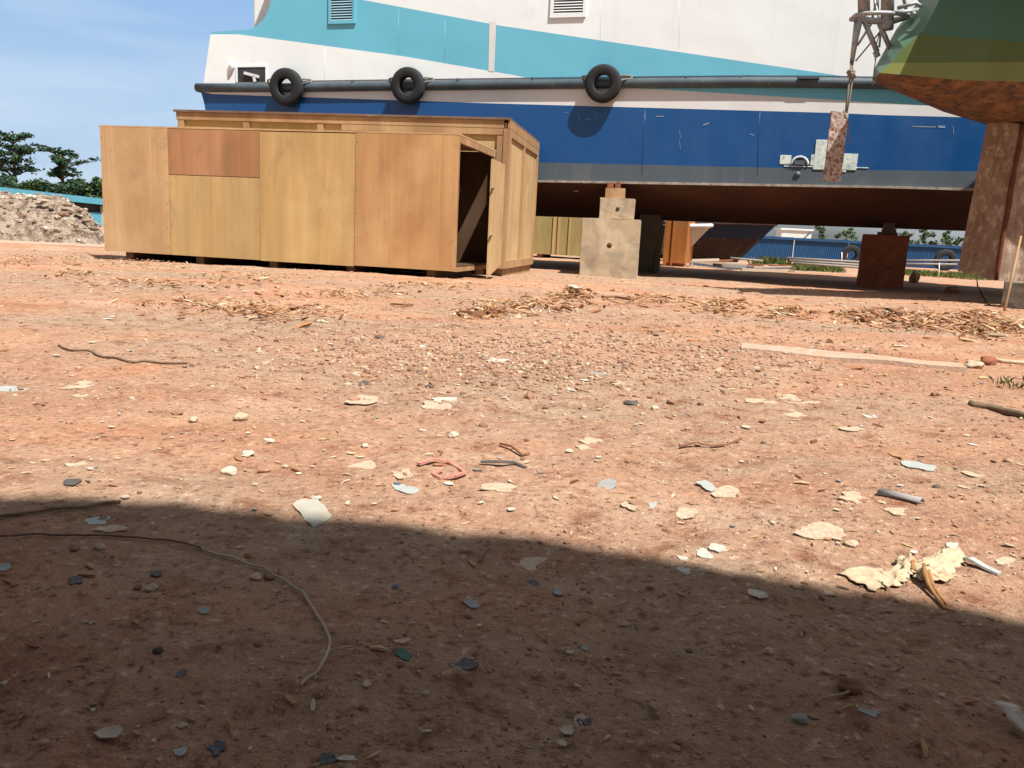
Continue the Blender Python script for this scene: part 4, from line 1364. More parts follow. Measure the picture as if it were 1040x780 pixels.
def tiered_tree(name, label, base, h, tiers, lean, rg, group, leafm):
    root = thing(name, label, 'tree', base, group)
    tr_ = MB()
    top_ = base + Vector((lean, 0, h))
    tr_.tube([base - Vector((0, 0, .1)), base.lerp(top_, .5) + Vector((.1, 0, 0)), top_], [.14, .10, .03], 8)
    cr = MB()
    for (zf, x0, x1, th) in tiers:
        c = base.lerp(top_, zf)
        for (xe, n_) in ((x0, 1), (x1, 1)):
            for _ in range(2):
                e_ = c + Vector((xe * rg.uniform(.55, 1.05), rg.uniform(-1.2, 1.2), abs(xe) * .14 + rg.uniform(-.22, .26)))
                tr_.tube([c - Vector((0, 0, .2)), (c + e_) / 2 + Vector((0, 0, .02)), e_], [.05, .035, .012], 5)
                for k in range(6):
                    q_ = c.lerp(e_, .15 + .85 * k / 5)
                    leaf_cloud(cr, q_ + Vector((rg.uniform(-.12, .12), 0, .06 + rg.uniform(-.08, .1))), (.26 * rg.uniform(.5, 1.3), .34, th * rg.uniform(.6, 1.5)), int(30 * rg.uniform(.4, 1.4)), .10, rg, 0, .9)
    leaf_cloud(cr, top_ + Vector((0, 0, .0)), (.18, .18, .22), 30, .10, rg)
    tr_.build('trunk', M['bark'], root)
    cr.build('crown', leafm, root)
    return root


rg = random.Random(11)
b0 = atY(12, 200, 44); b0.z = zg0
tiered_tree('tiered_tree', 'broad dark tree with tiered branches at the far left edge', b0, 4.45, [(.58, -2.2, 1.7, .18), (.66, -2.0, 1.2, .14), (.76, -1.6, .9, .12), (.84, -1.3, 1.5, .11), (.95, -1.0, .8, .08)], .25, rg, 'trees beyond the cyan fence', M['leaf'])
b1 = atY(63, 200, 46); b1.z = zg0
tiered_tree('tiered_tree', 'slimmer tree with open tiered branches right of the broad dark tree', b1, 3.95, [(.66, -.9, 1.45, .07), (.79, -.5, 1.4, .06), (.86, -.9, .3, .06), (.97, -.95, .45, .05)], .0, rg, 'trees beyond the cyan fence', M['leaf'])
# sprig standing above the slim tree
# hedge of bushes, each its own thing
bx = [(-22, 178, 3), (2, 179, 3), (22, 182, 3), (40, 184, 2.6), (57, 185, 2.6), (74, 186, 2.6), (90, 184, 2.6), (104, 183, 2.6)]
names = ['dark bush at the far left edge under the broad tiered tree', 'dark rounded bush below the left part of the broad tree', 'dark bush right of the broad tree trunk', 'green bush between the two tiered trees',
         'green bush under the slim tree, left of its trunk', 'pale topped bush under the slim tree, right of its trunk', 'dark bush near the crate edge behind the cyan fence', 'dark bush partly hidden by the left end of the front crate']
for (x, y, w_), lb in zip(bx, names):
    c = atY(x, y + 10, 42)
    mb = MB()
    for k in range(7):
        leaf_cloud(mb, c + Vector((rg.uniform(-.6, .6), rg.uniform(-.6, .6), rg.uniform(-.75, .42))), (.46, .5, .32), 170, .11, rg)
    leaf_cloud(mb, Vector((c.x, c.y, .8)), (1.0, .6, 1.0), 700, .12, rg)
    bsh = thing('bush', lb, 'bush', (c.x, c.y, zg0), 'bushes behind the cyan fence')
    mb.build('foliage', M['leaf2'] if rg.random() < .5 else M['leaf'], bsh)
    mb = MB()
    for k in range(4):
        mb.tube([Vector((c.x, c.y, zg0)), Vector((c.x + rg.uniform(-.4, .4), c.y + rg.uniform(-.3, .3), 1.0))], [.04, .015], 5)
    mb.build('stem', M['bark'], bsh)
# small trees right
for (x, yb, yt, lb, n_) in ((832, 244, 234, 'thin feathery sapling above the blue fence right of the white shed', 2), (860, 247, 234.5, 'small leafy sapling above the blue fence left of the rust red block', 3),
                            (921, 250, 240, 'low leafy shrub above the blue fence just right of the rust red block', 3), (940, 251, 237, 'taller leafy shrub above the blue fence right of the rust red block', 4), (958, 252, 240, 'leafy shrub above the blue fence between the keel block and the skeg', 3), (972, 253, 246, 'low shrub above the blue fence beside the rusty skeg', 2)):
    Y = 48
    ct = atY(x, yt, Y); cb = atY(x, yb, Y)
    root = thing('sapling', lb, 'sapling', (cb.x, cb.y, zg0), 'saplings beyond the blue fence')
    tr_ = MB(); cr = MB()
    tr_.tube([Vector((cb.x, cb.y, zg0)), Vector((ct.x, ct.y, ct.z))], [.05, .012], 5)
    for k in range(n_ * 5):
        f_ = rg.uniform(.0, 1)
        q_ = cb.lerp(ct, f_)
        e_ = q_ + Vector((rg.uniform(-.7, .7) * (1.1 - f_ * .7) * (.4 if n_ == 2 and x < 850 else 1), rg.uniform(-.3, .3), rg.uniform(.05, .3)))
        tr_.tube([q_, e_], [.014, .006], 4)
        leaf_cloud(cr, e_, (.14, .14, .12), 16, .10, rg)
    tr_.build('trunk', M['bark'], root); cr.build('crown', M['leaf2'], root)
# weeds along the blue fence
wd = MB()


def blades(mb, c, n, rad, h, rg):
    for _ in range(n):
        a = rg.uniform(0, 6.28); rr_ = rad * math.sqrt(rg.random())
        p = c + Vector((math.cos(a) * rr_, math.sin(a) * rr_, 0)); p.z = gz(p.x, p.y) - .005
        d = Vector((rg.gauss(0, .35), rg.gauss(0, .35), 1)).normalized() * h * rg.uniform(.5, 1.2)
        w_ = Vector((rg.uniform(-1, 1), rg.uniform(-1, 1), 0)).normalized() * h * .05
        mb.add([p - w_, p + w_, p + d * .6 + w_ * .7 + Vector((0, 0, 0)), p + d + Vector((d.x * .5, d.y * .5, -.1 * h))], [(0, 1, 2), (0, 2, 3)])


for k in range(60):
    px_ = rg.uniform(775, 850); p = atY(px_, 262, rg.uniform(22.5, 25)); blades(wd, p, 60, .35, .34 if px_ < 795 else .18, rg)
for k in range(60):
    px_ = rg.uniform(915, 1010); p = atY(px_, 268, rg.uniform(22, 29)); blades(wd, p, 50, .4, .14, rg)
wo = wd.build('weeds', M['grass']); wo['kind'] = 'stuff'
mb = MB(); c_ = ground(1031, 392)
blades(mb, c_, 60, .07, .035, rg)
solo(mb, 'grass_tuft', M['grass'], 'small green grass tuft on the dirt at the right edge', 'grass tuft', c_)

# ------------------------------------------------------------------ scattered stuff: gravel, chips, flakes
rg = random.Random(5)


def rand_ground(r0, r1, half=37):
    r_ = r0 * (r1 / r0) ** rg.random()
    a_ = R(rg.uniform(-half, half))
    return r_, Vector((r_ * math.sin(a_), r_ * math.cos(a_), 0))


pb = MB()
for k in range(11000):
    r_, p = rand_ground(.5, 15)
    cl = noise.noise(Vector((p.x * 1.1, p.y * 1.1, 30)))
    if (cl < -.1 and rg.random() < .6) or (r_ < 1.1 and rg.random() < .35):
        continue
    p.z = gz(p.x, p.y)
    s_ = (.0008 + .0007 * r_) * math.exp(rg.gauss(0, .5))
    s_ = min(s_, .0085 if r_ < 6 else .013)
    stone_into(pb, p + Vector((0, 0, s_ * .15)), s_ * rg.uniform(.8, 1.5), s_, s_ * rg.uniform(.5, .9), rg, ICO1, rg.random() < .5)
# gravelly patches mid-yard
for k in range(5200):
    px_ = rg.gauss(560, 170); py_ = rg.gauss(358, 20)
    if py_ < 318:
        continue
    p = ground(px_, py_)
    s_ = .0046 * math.exp(rg.gauss(0, .4))
    stone_into(pb, p + Vector((0, 0, s_ * .2)), s_ * rg.uniform(.8, 1.5), s_, s_ * .7, rg, ICO1, False)
po = pb.build('gravel', M['pebble']); po['kind'] = 'stuff'


def sliver(mb, p, L, w, rg, tilt=.25):
    a = rg.uniform(0, 6.28)
    d = Vector((math.cos(a), math.sin(a), rg.gauss(0, tilt))).normalized()
    n_ = Vector((rg.gauss(0, .4), rg.gauss(0, .4), 1)).normalized()
    s_ = d.cross(n_).normalized(); n_ = s_.cross(d)
    th = w * .18
    vs = []
    for k, (t, ww) in enumerate(((-.5, .5), (0, 1), (.5, .35))):
        c = p + d * L * t + n_ * (L * .10 * (1 - abs(t) * 2) * rg.uniform(-.3, 1))
        vs += [c - s_ * w * ww / 2 - n_ * th, c + s_ * w * ww / 2 - n_ * th, c + s_ * w * ww / 2 + n_ * th, c - s_ * w * ww / 2 + n_ * th]
    fs = [(0, 1, 2, 3), (8, 11, 10, 9)]
    for b_ in (0, 4):
        for k in range(4):
            fs.append((b_ + k, b_ + 4 + k, b_ + 4 + (k + 1) % 4, b_ + (k + 1) % 4))
    mb.add(vs, fs)


cp = MB()
piles = [(584, 301, 22, 4, 260, .10), (490, 321, 22, 3, 160, .07), (540, 312, 60, 8, 260, .05), (660, 305, 40, 5, 200, .05), (735, 312, 30, 7, 240, .06), (800, 320, 30, 5, 160, .06),
         (885, 322, 35, 6, 420, .07), (940, 328, 35, 8, 420, .07), (1010, 335, 40, 8, 420, .08), (990, 322, 30, 5, 200, .07), (200, 264, 25, 2.5, 200, .10), (60, 262, 40, 4, 120, .06),
         (130, 268, 60, 5, 220, .05), (80, 280, 25, 4, 120, .06), (250, 283, 60, 7, 160, .05), (150, 290, 60, 6, 160, .05), (20, 266, 20, 6, 80, .06), (430, 292, 60, 5, 200, .05), (280, 320, 80, 10, 200, .03), (350, 300, 60, 5, 160, .04), (200, 310, 80, 8, 140, .03)]
for (x, y, sx, sy, n_, hh) in piles:
    for k in range(int(n_ * 1.15)):
        gx, gy = rg.gauss(0, .55), rg.gauss(0, .55)
        p = ground(x + gx * sx, y + gy * sy)
        p.z += max(0, hh * .7 * (1 - (gx * gx + gy * gy) * .9)) * rg.random() + .006
        k_ = min(1.7, math.exp(rg.gauss(-.35, .4))) * (.75 if x < 450 else 1)
        sliver(cp, p, rg.uniform(.03, .09) * k_, rg.uniform(.006, .022) * k_, rg)
for k in range(2000):
    r_, p = rand_ground(.55, 13)
    p.z = gz(p.x, p.y) + .002
    L = (.003 + .0038 * r_) * math.exp(rg.gauss(0, .5))
    sliver(cp, p, L, L * rg.uniform(.15, .4), rg, .12)
co = cp.build('wood_chips', M['chip']); co['kind'] = 'stuff'


def flake_into(mb, c, L, W_, yaw, rg, m=0, curl=.15, n=11, th=.0016, jag=.28, tilt=(0, 0)):
    """a thin irregular piece of paint or sheet, curled and lying on the ground"""
    d = Vector((math.cos(yaw), math.sin(yaw), 0)); s_ = Vector((-d.y, d.x, 0))
    ring = []
    ph = rg.uniform(0, 6.28)
    for k in range(n):
        a = 2 * math.pi * k / n
        nq_ = noise.noise(Vector((math.cos(a) * 1.5 + ph * 9, math.sin(a) * 1.5, ph * 3)))
        rr_ = 1 + jag * (1.5 * nq_ + .22 * rg.uniform(-1, 1)) + .10 * math.sin(2 * a + ph)
        ring.append((math.cos(a) * rr_ * .5, math.sin(a) * rr_ * .5))
    tx, ty = tilt

    def P_(u, v):
        z = curl * L * (u * u * rg.uniform(.9, 1.1) * 1.5 + v * v * .8) + u * L * tx + v * W_ * ty
        return c + d * u * L + s_ * v * W_ + Vector((0, 0, z))
    vs = [P_(0, 0)] + [P_(u * .55, v * .55) for u, v in ring] + [P_(u, v) for u, v in ring]
    vs += [p - Vector((0, 0, th)) for p in vs]
    K = 1 + 2 * n
    fs = []
    for k in range(n):
        k2 = (k + 1) % n
        fs += [(0, 1 + k, 1 + k2), (1 + k, 1 + n + k, 1 + n + k2, 1 + k2)]
        fs += [(K, K + 1 + k2, K + 1 + k), (K + 1 + k, K + 1 + k2, K + 1 + n + k2, K + 1 + n + k)]
        fs += [(1 + n + k, K + 1 + n + k, K + 1 + n + k2, 1 + n + k2)]
    mb.add(vs, fs, m)


fk = MB()
for k in range(1100):
    r_, p = rand_ground(.55, 13)
    if r_ < 1.15 and rg.random() < .85:
        continue
    p.z = gz(p.x, p.y) + .003
    L = (.0025 + .004 * r_ ** .8) * math.exp(rg.gauss(0, .5))
    flake_into(fk, p, L, L * rg.uniform(.35, .9), rg.uniform(0, 3.14), rg, 0, rg.uniform(.02, .2), 6, .001)
fo = fk.build('paint_flakes', M['flakes']); fo['kind'] = 'stuff'

# ------------------------------------------------------------------ litter that can be told apart
rg = random.Random(23)


def scrap(px, py, wpx, hpx, mat, name, label, cat, yaw=0, curl=.1, jag=.28, n=12, group=None, lift=.001, tilt=(0, 0)):
    c = ground(px, py)
    dist = (c - Vector((0, 0, H))).length
    wpx *= .72 if mat in ('f_blue', 'f_grey', 'f_dark') else (.85 if wpx > 20 else .95)
    hpx *= .85
    L = wpx / F * dist
    sinv = max(.12, (H - c.z) / dist)
    W_ = min(hpx / F * dist / sinv, L * 1.6)
    mb = MB()
    flake_into(mb, c + Vector((0, 0, lift)), L, W_, yaw, rg, 0, curl, 18, .0016, jag + .12, tilt)
    return solo(mb, name, M[mat], label, cat, c, group)


def rock(px, py, wpx, mat, label, flat=.6, group='loose stones on the dirt'):
    c = ground(px, py)
    dist = (c - Vector((0, 0, H))).length
    s_ = wpx / F * dist / 2
    mb = MB()
    stone_into(mb, c + Vector((0, 0, s_ * flat * .6)), s_, s_ * .85, s_ * flat, rg, ICO3, True, 0, .28)
    return solo(mb, 'stone', M[mat], label, 'stone', c, group)


PF = 'paint_flake'
scrap(508, 496, 44, 10, 'f_cream', PF, 'long pointed cream flake on sunlit dirt right of the pink red cloth', 'paint flake', .05, .04, .3)
scrap(412, 497, 24, 20, 'f_pblue', 'plastic_scrap', 'pale blue thin plastic scrap just below the pink red cloth', 'plastic scrap', .9, .06, .2)
scrap(410, 482, 24, 10, 'f_cream', PF, 'small tan flake left of the pink red cloth', 'paint flake', .2, .08)
scrap(378, 475, 40, 16, 'f_tan', PF, 'faded tan patch of flake well left of the pink red cloth', 'paint flake', .1, .01)
scrap(541, 578, 48, 22, 'f_cream', PF, 'large pale flake lying just inside the foreground shadow near its middle', 'paint flake', -.2, .03, .32)
scrap(547, 569, 14, 5, 'f_grey', PF, 'small grey flake touching the large pale flake in the shadow', 'paint flake', -.1, .1)
scrap(543, 593, 12, 9, 'f_blue', PF, 'small blue chip just below the large pale flake in the shadow', 'paint flake', .4, .15)
scrap(567, 602, 13, 7, 'f_grey', PF, 'small grey chip lower right of the large pale flake in the shadow', 'paint flake', .3, .15)
scrap(480, 614, 26, 8, 'f_grey', PF, 'narrow grey splinter slanting in the shadow left of centre', 'paint flake', -.75, .03, .15)
scrap(473, 676, 22, 16, 'f_blue', PF, 'dark blue scrap deep in the shadow near the middle', 'paint flake', -.8, .15)
scrap(411, 666, 15, 11, 'f_green', PF, 'green scrap in the shadow left of the dark blue scrap', 'paint flake', .3, .15)
scrap(408, 652, 14, 6, 'f_cream', PF, 'thin pale curl just above the green scrap in the shadow', 'paint flake', .4, .2)
scrap(373, 695, 10, 6, 'f_cream', PF, 'tiny pale flake below left of the green scrap', 'paint flake', .4, .2)
scrap(597, 735, 12, 8, 'f_dark', PF, 'dark chip left of a dull pale flake at bottom centre', 'paint flake', .4, .2)
scrap(594, 659, 9, 7, 'f_grey', PF, 'tiny grey chip in the shadow right of the dark blue scrap', 'paint flake', .4, .2)
scrap(579, 663, 8, 5, 'f_cream', PF, 'tiny cream chip beside a tiny grey chip in the shadow', 'paint flake', .9, .2)
scrap(719, 494, 22, 14, 'f_pblue', PF, 'blue grey flake half under a cream one on sunlit dirt right of centre', 'paint flake', .3, .06)
scrap(737, 500, 30, 12, 'f_cream', PF, 'cream flake overlapping the blue grey flake right of centre', 'paint flake', -.3, .05)
scrap(697, 522, 24, 13, 'f_cream', PF, 'rounded cream flake left of the cream and blue grey pair', 'paint flake', -.6, .06, .12)
scrap(650, 513, 11, 12, 'f_brown', PF, 'small upright brown chip between a white and a grey chip', 'paint flake', 1.2, .2, tilt=(.3, .2))
scrap(640, 514, 15, 8, 'f_cream', PF, 'small white chip left of the upright brown chip', 'paint flake', .4, .08)
scrap(661, 513, 16, 8, 'f_pblue', PF, 'small grey chip right of the upright brown chip', 'paint flake', -.2, .08)
scrap(617, 493, 26, 10, 'f_grey', PF, 'dark grey chunk of flake slanting right of the long cream flake', 'paint flake', -.6, .03, .14, tilt=(-.05, .1))
scrap(715, 562, 18, 9, 'f_white', PF, 'left half of the white bent scrap above the shadow edge', 'paint flake', .3, .03)
scrap(730, 557, 22, 7, 'f_white', PF, 'white bent scrap above the shadow edge right of centre', 'paint flake', .35, .05)
scrap(694, 568, 9, 6, 'f_white', PF, 'small white chip left of the white bent scrap', 'paint flake', .3, .1)
scrap(694, 580, 12, 7, 'f_white', PF, 'small white chip right on the shadow edge', 'paint flake', .3, .1)
scrap(835, 540, 50, 17, 'f_cream', PF, 'wide cream flake with a tail, above the shadow at the right', 'paint flake', -.45, .03, .34)
scrap(868, 506, 30, 11, 'f_cream', PF, 'mottled cream flake left of the grey channel strip', 'paint flake', -.2, .06)
scrap(914, 520, 40, 7, 'f_cream', PF, 'long thin cream flake just below the grey channel strip', 'paint flake', -.1, .03, .2)
scrap(770, 604, 20, 8, 'f_white', PF, 'curved white flake inside the shadow edge right of centre', 'paint flake', .0, .08, .12)
scrap(937, 474, 32, 8, 'f_pblue', PF, 'pale grey flake above the grey channel strip', 'paint flake', -.1, .02)
scrap(988, 482, 22, 5, 'f_cream', PF, 'faint tan flake at the right edge of the yard', 'paint flake', .1, .02)
scrap(968, 555, 12, 8, 'f_white', PF, 'white chip above the cream knotted rag', 'paint flake', -.6, .1)
scrap(1022, 571, 14, 8, 'f_cream', PF, 'small cream chip right of the pale grey strip', 'paint flake', -.8, .1)
scrap(772, 408, 38, 6, 'f_cream', PF, 'long cream flake left of a wide one in the middle of the yard', 'paint flake', -.25, .03, .2)
scrap(809, 406, 42, 8, 'f_cream', PF, 'wide cream flake in the middle of the yard right of centre', 'paint flake', .1, .03)
scrap(806, 420, 30, 9, 'f_tan', PF, 'faded tan flake just below the wide cream flake', 'paint flake', .1, .01)
scrap(864, 436, 20, 4, 'f_cream', PF, 'thin cream flake in the right middle of the yard', 'paint flake', .1, .05)
scrap(884, 421, 14, 4, 'f_white', PF, 'tiny white flake in the right middle of the yard', 'paint flake', -.3, .1)
scrap(452, 406, 30, 6, 'f_white', PF, 'white strip of flake lying above a big crumpled cream flake', 'paint flake', -.25, .04, .16)
scrap(442, 413, 34, 12, 'f_cream', PF, 'big crumpled cream flake below a white strip left of centre', 'paint flake', .1, .10, .3)
scrap(368, 407, 36, 9, 'f_tan', PF, 'crumpled tan flake with a dark chip on it left of centre', 'paint flake', .1, .10, .3)
scrap(371, 391, 16, 7, 'f_dark', PF, 'dark chip leaning on the crumpled tan flake', 'paint flake', .2, .12, tilt=(.1, .2))
scrap(600, 449, 20, 9, 'f_cream', PF, 'cream flake on sunlit dirt below the gravel patch', 'paint flake', .2, .08)
scrap(592, 455, 22, 5, 'f_cream', PF, 'thin cream flake touching the one below the gravel patch', 'paint flake', -.1, .05)
scrap(579, 396, 8, 6, 'f_white', PF, 'bright white chip at the centre of the yard', 'paint flake', .4, .25)
scrap(627, 389, 16, 9, 'f_cream', PF, 'pale crumpled flake right of the bright white chip', 'paint flake', .2, .15)
scrap(606, 380, 22, 5, 'f_grey', PF, 'grey flake above the bright white chip', 'paint flake', 0, .03)
scrap(506, 366, 26, 4, 'f_white', PF, 'long thin white flake at the upper middle of the yard', 'paint flake', 0, .03, .15)
scrap(428, 352, 12, 5, 'f_white', PF, 'small white flake at the upper left middle of the yard', 'paint flake', .2, .1)
scrap(73, 490, 22, 6, 'f_dark', PF, 'dark grey folded scrap on sunlit dirt at the left', 'paint flake', .1, .12, .15)
scrap(78, 472, 18, 4, 'f_cream', PF, 'thin cream flake above the dark folded scrap at the left', 'paint flake', .4, .05)
scrap(14, 395, 36, 6, 'f_pblue', PF, 'pale grey flake at the left edge of the sunlit yard', 'paint flake', .1, .02, .2)
scrap(80, 392, 28, 10, 'f_tan', PF, 'pale tan crumpled flake near the left of the yard', 'paint flake', .1, .08)
scrap(82, 402, 16, 4, 'f_cream', PF, 'cream flake just below the tan crumpled flake at the left', 'paint flake', .1, .08)
scrap(98, 530, 26, 8, 'f_pblue', PF, 'greyish flake in the shadow between the twig and the cable', 'paint flake', -.2, .05)
scrap(112, 537, 30, 7, 'f_cream', PF, 'tan flake in the shadow just above the long cable', 'paint flake', .3, .05)
scrap(158, 583, 12, 13, 'f_blue', PF, 'blue chip below the long cable at the left', 'paint flake', .5, .12)
scrap(77, 590, 14, 9, 'f_blue', PF, 'dull blue chip further left below the cable', 'paint flake', .5, .12)
scrap(5, 577, 16, 6, 'f_grey', PF, 'grey flake at the left edge below the cable', 'paint flake', .2, .1)
scrap(207, 621, 16, 6, 'f_grey', PF, 'small grey flake in the shadow inside the curve of the cable', 'paint flake', .2, .1)
scrap(184, 685, 12, 8, 'f_blue', PF, 'faint blue chip in the shadow below the cable curve', 'paint flake', .2, .1)
scrap(221, 760, 16, 13, 'f_blue', PF, 'dark blue scrap at the bottom edge left of centre', 'paint flake', .5, .15)
scrap(183, 764, 12, 7, 'f_pblue', PF, 'grey chip at the bottom edge left of the dark blue scrap', 'paint flake', .2, .15)
scrap(332, 772, 24, 9, 'f_blue', PF, 'blue scrap at the bottom edge next to a white sliver', 'paint flake', .1, .15)
scrap(352, 771, 20, 5, 'f_white', PF, 'white sliver at the bottom edge beside the blue scrap', 'paint flake', -.05, .05, .15)
scrap(590, 735, 10, 8, 'f_dark', PF, 'dark chip at the bottom centre', 'paint flake', .2, .15)
scrap(592, 735, 22, 13, 'f_tan', PF, 'dull tan flake at the bottom centre beside a dark chip', 'paint flake', .2, .06)
scrap(840, 603, 18, 4, 'f_cream', PF, 'thin sliver of flake in the shadow right of the curved white flake', 'paint flake', -.2, .05, .1)
scrap(885, 725, 22, 6, 'f_grey', PF, 'dull grey flake in the shadow at the lower right', 'paint flake', -.3, .05)
scrap(583, 303, 16, 10, 'f_white', 'plastic_scrap', 'white crumpled plastic on the chip pile before the concrete block', 'plastic scrap', .2, .5, lift=.07)

# squarish sheet piece
c = ground(317, 520); mb = MB()
qs = [ground(297, 513), ground(318, 505), ground(338, 525), ground(318, 536)]
nq = 5
vsq = []
for j in range(nq + 1):
    for i in range(nq + 1):
        p = qs[0].lerp(qs[1], i / nq).lerp(qs[3].lerp(qs[2], i / nq), j / nq)
        p.z = gz(p.x, p.y) + .0025 + .003 * noise.noise(p * 40)
        if i in (0, nq) or j in (0, nq):
            p += Vector((rg.uniform(-1, 1), rg.uniform(-1, 1), 0)) * .0014
        vsq.append(p)
mb.add(vsq, [(j * 6 + i, j * 6 + i + 1, (j + 1) * 6 + i + 1, (j + 1) * 6 + i) for j in range(nq) for i in range(nq)])
o = solo(mb, 'sheet_scrap', M['sheet'], 'squarish grey white sheet scrap just above the shadow edge at the left', 'sheet scrap', c)
md = o.modifiers.new('thick', 'SOLIDIFY'); md.thickness = .002


def strip(pts, w, mat, name, label, cat, lift=.004, th=.003):
    """a bent flat strip following ground points"""
    mb = MB()
    P3 = [ground(x, y) for x, y in pts]
    vs = []
    for i, p in enumerate(P3):
        d = (P3[min(i + 1, len(P3) - 1)] - P3[max(i - 1, 0)]); d.z = 0; d.normalize()
        s_ = Vector((-d.y, d.x, 0)) * w / 2
        q_ = p + Vector((0, 0, lift + .004 * math.sin(i * 1.7)))
        vs += [q_ - s_, q_ + s_, q_ + s_ * .9 + Vector((0, 0, th)), q_ - s_ * .9 + Vector((0, 0, th))]
    n_ = len(P3)
    fs = [(0, 1, 2, 3), tuple(4 * (n_ - 1) + k for k in (3, 2, 1, 0))]
    for i in range(n_ - 1):
        for k in range(4):
            fs.append((4 * i + k, 4 * i + (k + 1) % 4, 4 * i + 4 + (k + 1) % 4, 4 * i + 4 + k))
    mb.add(vs, fs)
    return solo(mb, name, M[mat], label, cat, P3[0])


strip([(425, 474), (440, 471), (455, 471), (466, 476), (472, 484), (462, 488), (448, 487), (440, 483), (450, 480)], .008, 'f_red', 'cloth_strip', 'faded pink red cloth strip looped on the sunlit dirt', 'cloth strip', .003, .004)
strip([(975, 570), (985, 574), (1000, 579), (1015, 584)], .012, 'f_pblue', 'plastic_strip', 'pale grey strip lying right of the cream knotted rag', 'plastic strip')
strip([(1017, 727), (1024, 736), (1031, 743), (1042, 750)], .016, 'f_white', 'plastic_strip', 'bent white strip at the lower right corner in the shadow', 'plastic strip', .012, .002)
strip([(690, 456), (706, 454), (722, 455), (740, 452), (752, 449)], .006, 'bark_chip', 'bark_strip', 'thin reddish bark strip in the middle of the yard right of centre', 'bark strip')
strip([(508, 453), (520, 458), (530, 464), (537, 462)], .006, 'bark_chip', 'bark_strip', 'short dark bark strip just above the long cream flake', 'bark strip')
strip([(488, 472), (505, 474), (522, 472), (534, 476)], .010, 'f_dark', 'bark_strip', 'dark ragged bark strip right of the pink red cloth', 'bark strip')
strip([(612, 304), (625, 304.5), (638, 306), (648, 305)], .035, 'bark_chip', 'bark_strip', 'dark brown bark length on the ground below the concrete stack', 'bark strip', .008, .016)
strip([(466, 321), (478, 323), (490, 322), (502, 321), (510, 317)], .045, 'bark_chip', 'bark_strip', 'dark brown bark length before the open crate end', 'bark strip', .01, .02)
strip([(878, 322), (890, 320), (905, 321), (915, 325)], .06, 'bark_chip', 'bark_strip', 'dark brown bark slab on the chip pile below the rust red block', 'bark strip', .03, .022)
strip([(398, 311), (408, 312), (418, 311)], .025, 'bark_chip', 'bark_strip', 'short brown bark length left of the bark by the crate end', 'bark strip', .005, .01)
# grey channel strip, a half-round cover
p0, p1 = ground(893, 503), ground(936, 513)
mb = MB()
d_ = (p1 - p0).normalized(); s_ = Vector((-d_.y, d_.x, 0)); rad = .0085
vs = []
for e_ in (p0, p1):
    for k in range(9):
        a = math.pi * (k / 8)
        vs.append(e_ + s_ * math.cos(a) * rad + Vector((0, 0, .004 + math.sin(a) * rad)))
mb.add(vs, [(k, k + 1, 9 + k + 1, 9 + k) for k in range(8)], 0, True)
o = solo(mb, 'channel_strip', M['f_grey'], 'dark grey half round channel strip on the sunlit dirt at the right', 'channel strip', p0)
md = o.modifiers.new('thick', 'SOLIDIFY'); md.thickness = .002
# stones
rock(245, 427, 15, 'f_tan', 'round tan stone, largest of the loose stones at the left middle')
rock(233, 482, 15, 'f_pale', 'pale round stone below the round tan stone at the left middle')
rock(196, 428, 10, 'f_tan', 'small tan stone left of the round tan stone')
rock(180, 421, 9, 'f_brown', 'small brown stone left of two tan stones')
rock(251, 462, 14, 'f_pale', 'flat pale stone between the round tan stone and the pale round stone', .35)
rock(273, 449, 12, 'f_pale', 'flat white stone up right of the flat pale stone', .35)
rock(461, 444, 11, 'f_pale', 'small whitish stone left of centre, above the long cream flake')
rock(370, 454, 8, 'f_pale', 'tiny whitish stone above the tan patch')
rock(552, 370, 9, 'f_tan', 'tan stone on the gravel patch at the upper middle')
rock(665, 416, 8, 'f_pale', 'pale pebble right of the gravel patch')
rock(682, 411, 9, 'f_brown', 'brown pebble right of the gravel patch')
rock(843, 348, 8, 'f_brown', 'brown stone just above the dusty beam')
rock(1003, 370, 14, 'rustblock', 'reddish stone at the right end of the dusty beam')
rock(988, 373, 18, 'f_tan', 'tan flat stone touching the right end of the dusty beam', .4)
rock(102, 557, 9, 'f_tan', 'tan pebble just below the long cable, right one of two')
rock(76, 558, 9, 'f_brown', 'brown pebble just below the long cable, left one of two')
rock(154, 599, 11, 'f_tan', 'tan stone in the shadow below the blue chip')
rock(140, 598, 8, 'f_brown', 'small brown stone left of the tan stone below the blue chip')
rock(273, 588, 11, 'f_brown', 'brown stone beside the cable near its bend')
rock(260, 587, 12, 'f_tan', 'flatter tan stone left of the stone beside the cable bend', .4)
rock(161, 662, 9, 'f_dark', 'small dark stone in the shadow at the lower left')
rock(780, 663, 10, 'f_tan', 'small tan stone in the shadow right of centre')
rock(838, 684, 9, 'f_tan', 'small tan stone left of the dark brown stone in the shadow')
rock(863, 700, 22, 'bark_chip', 'dark brown lump with a pale splinter in the shadow at the right', .5)
rock(813, 733, 14, 'f_grey', 'grey green stone in the shadow at the lower right')
rock(865, 554, 12, 'f_tan', 'tan stone at the tail of the wide cream flake', .5)
rock(660, 405, 6, 'f_brown', 'tiny brown pebble near the bright white chip')
rock(935, 470, 6, 'f_brown', 'tiny brown pebble by the pale grey flake at the right')
rock(641, 411, 13, 'f_dark', 'dark flat chunk lying right of the bright white chip', .4)
rock(950, 402, 9, 'f_brown', 'brown clod in the right middle of the yard')
rock(431, 290, 9, 'f_tan', 'tan stone on the ground before the open crate door')
# cable and twigs


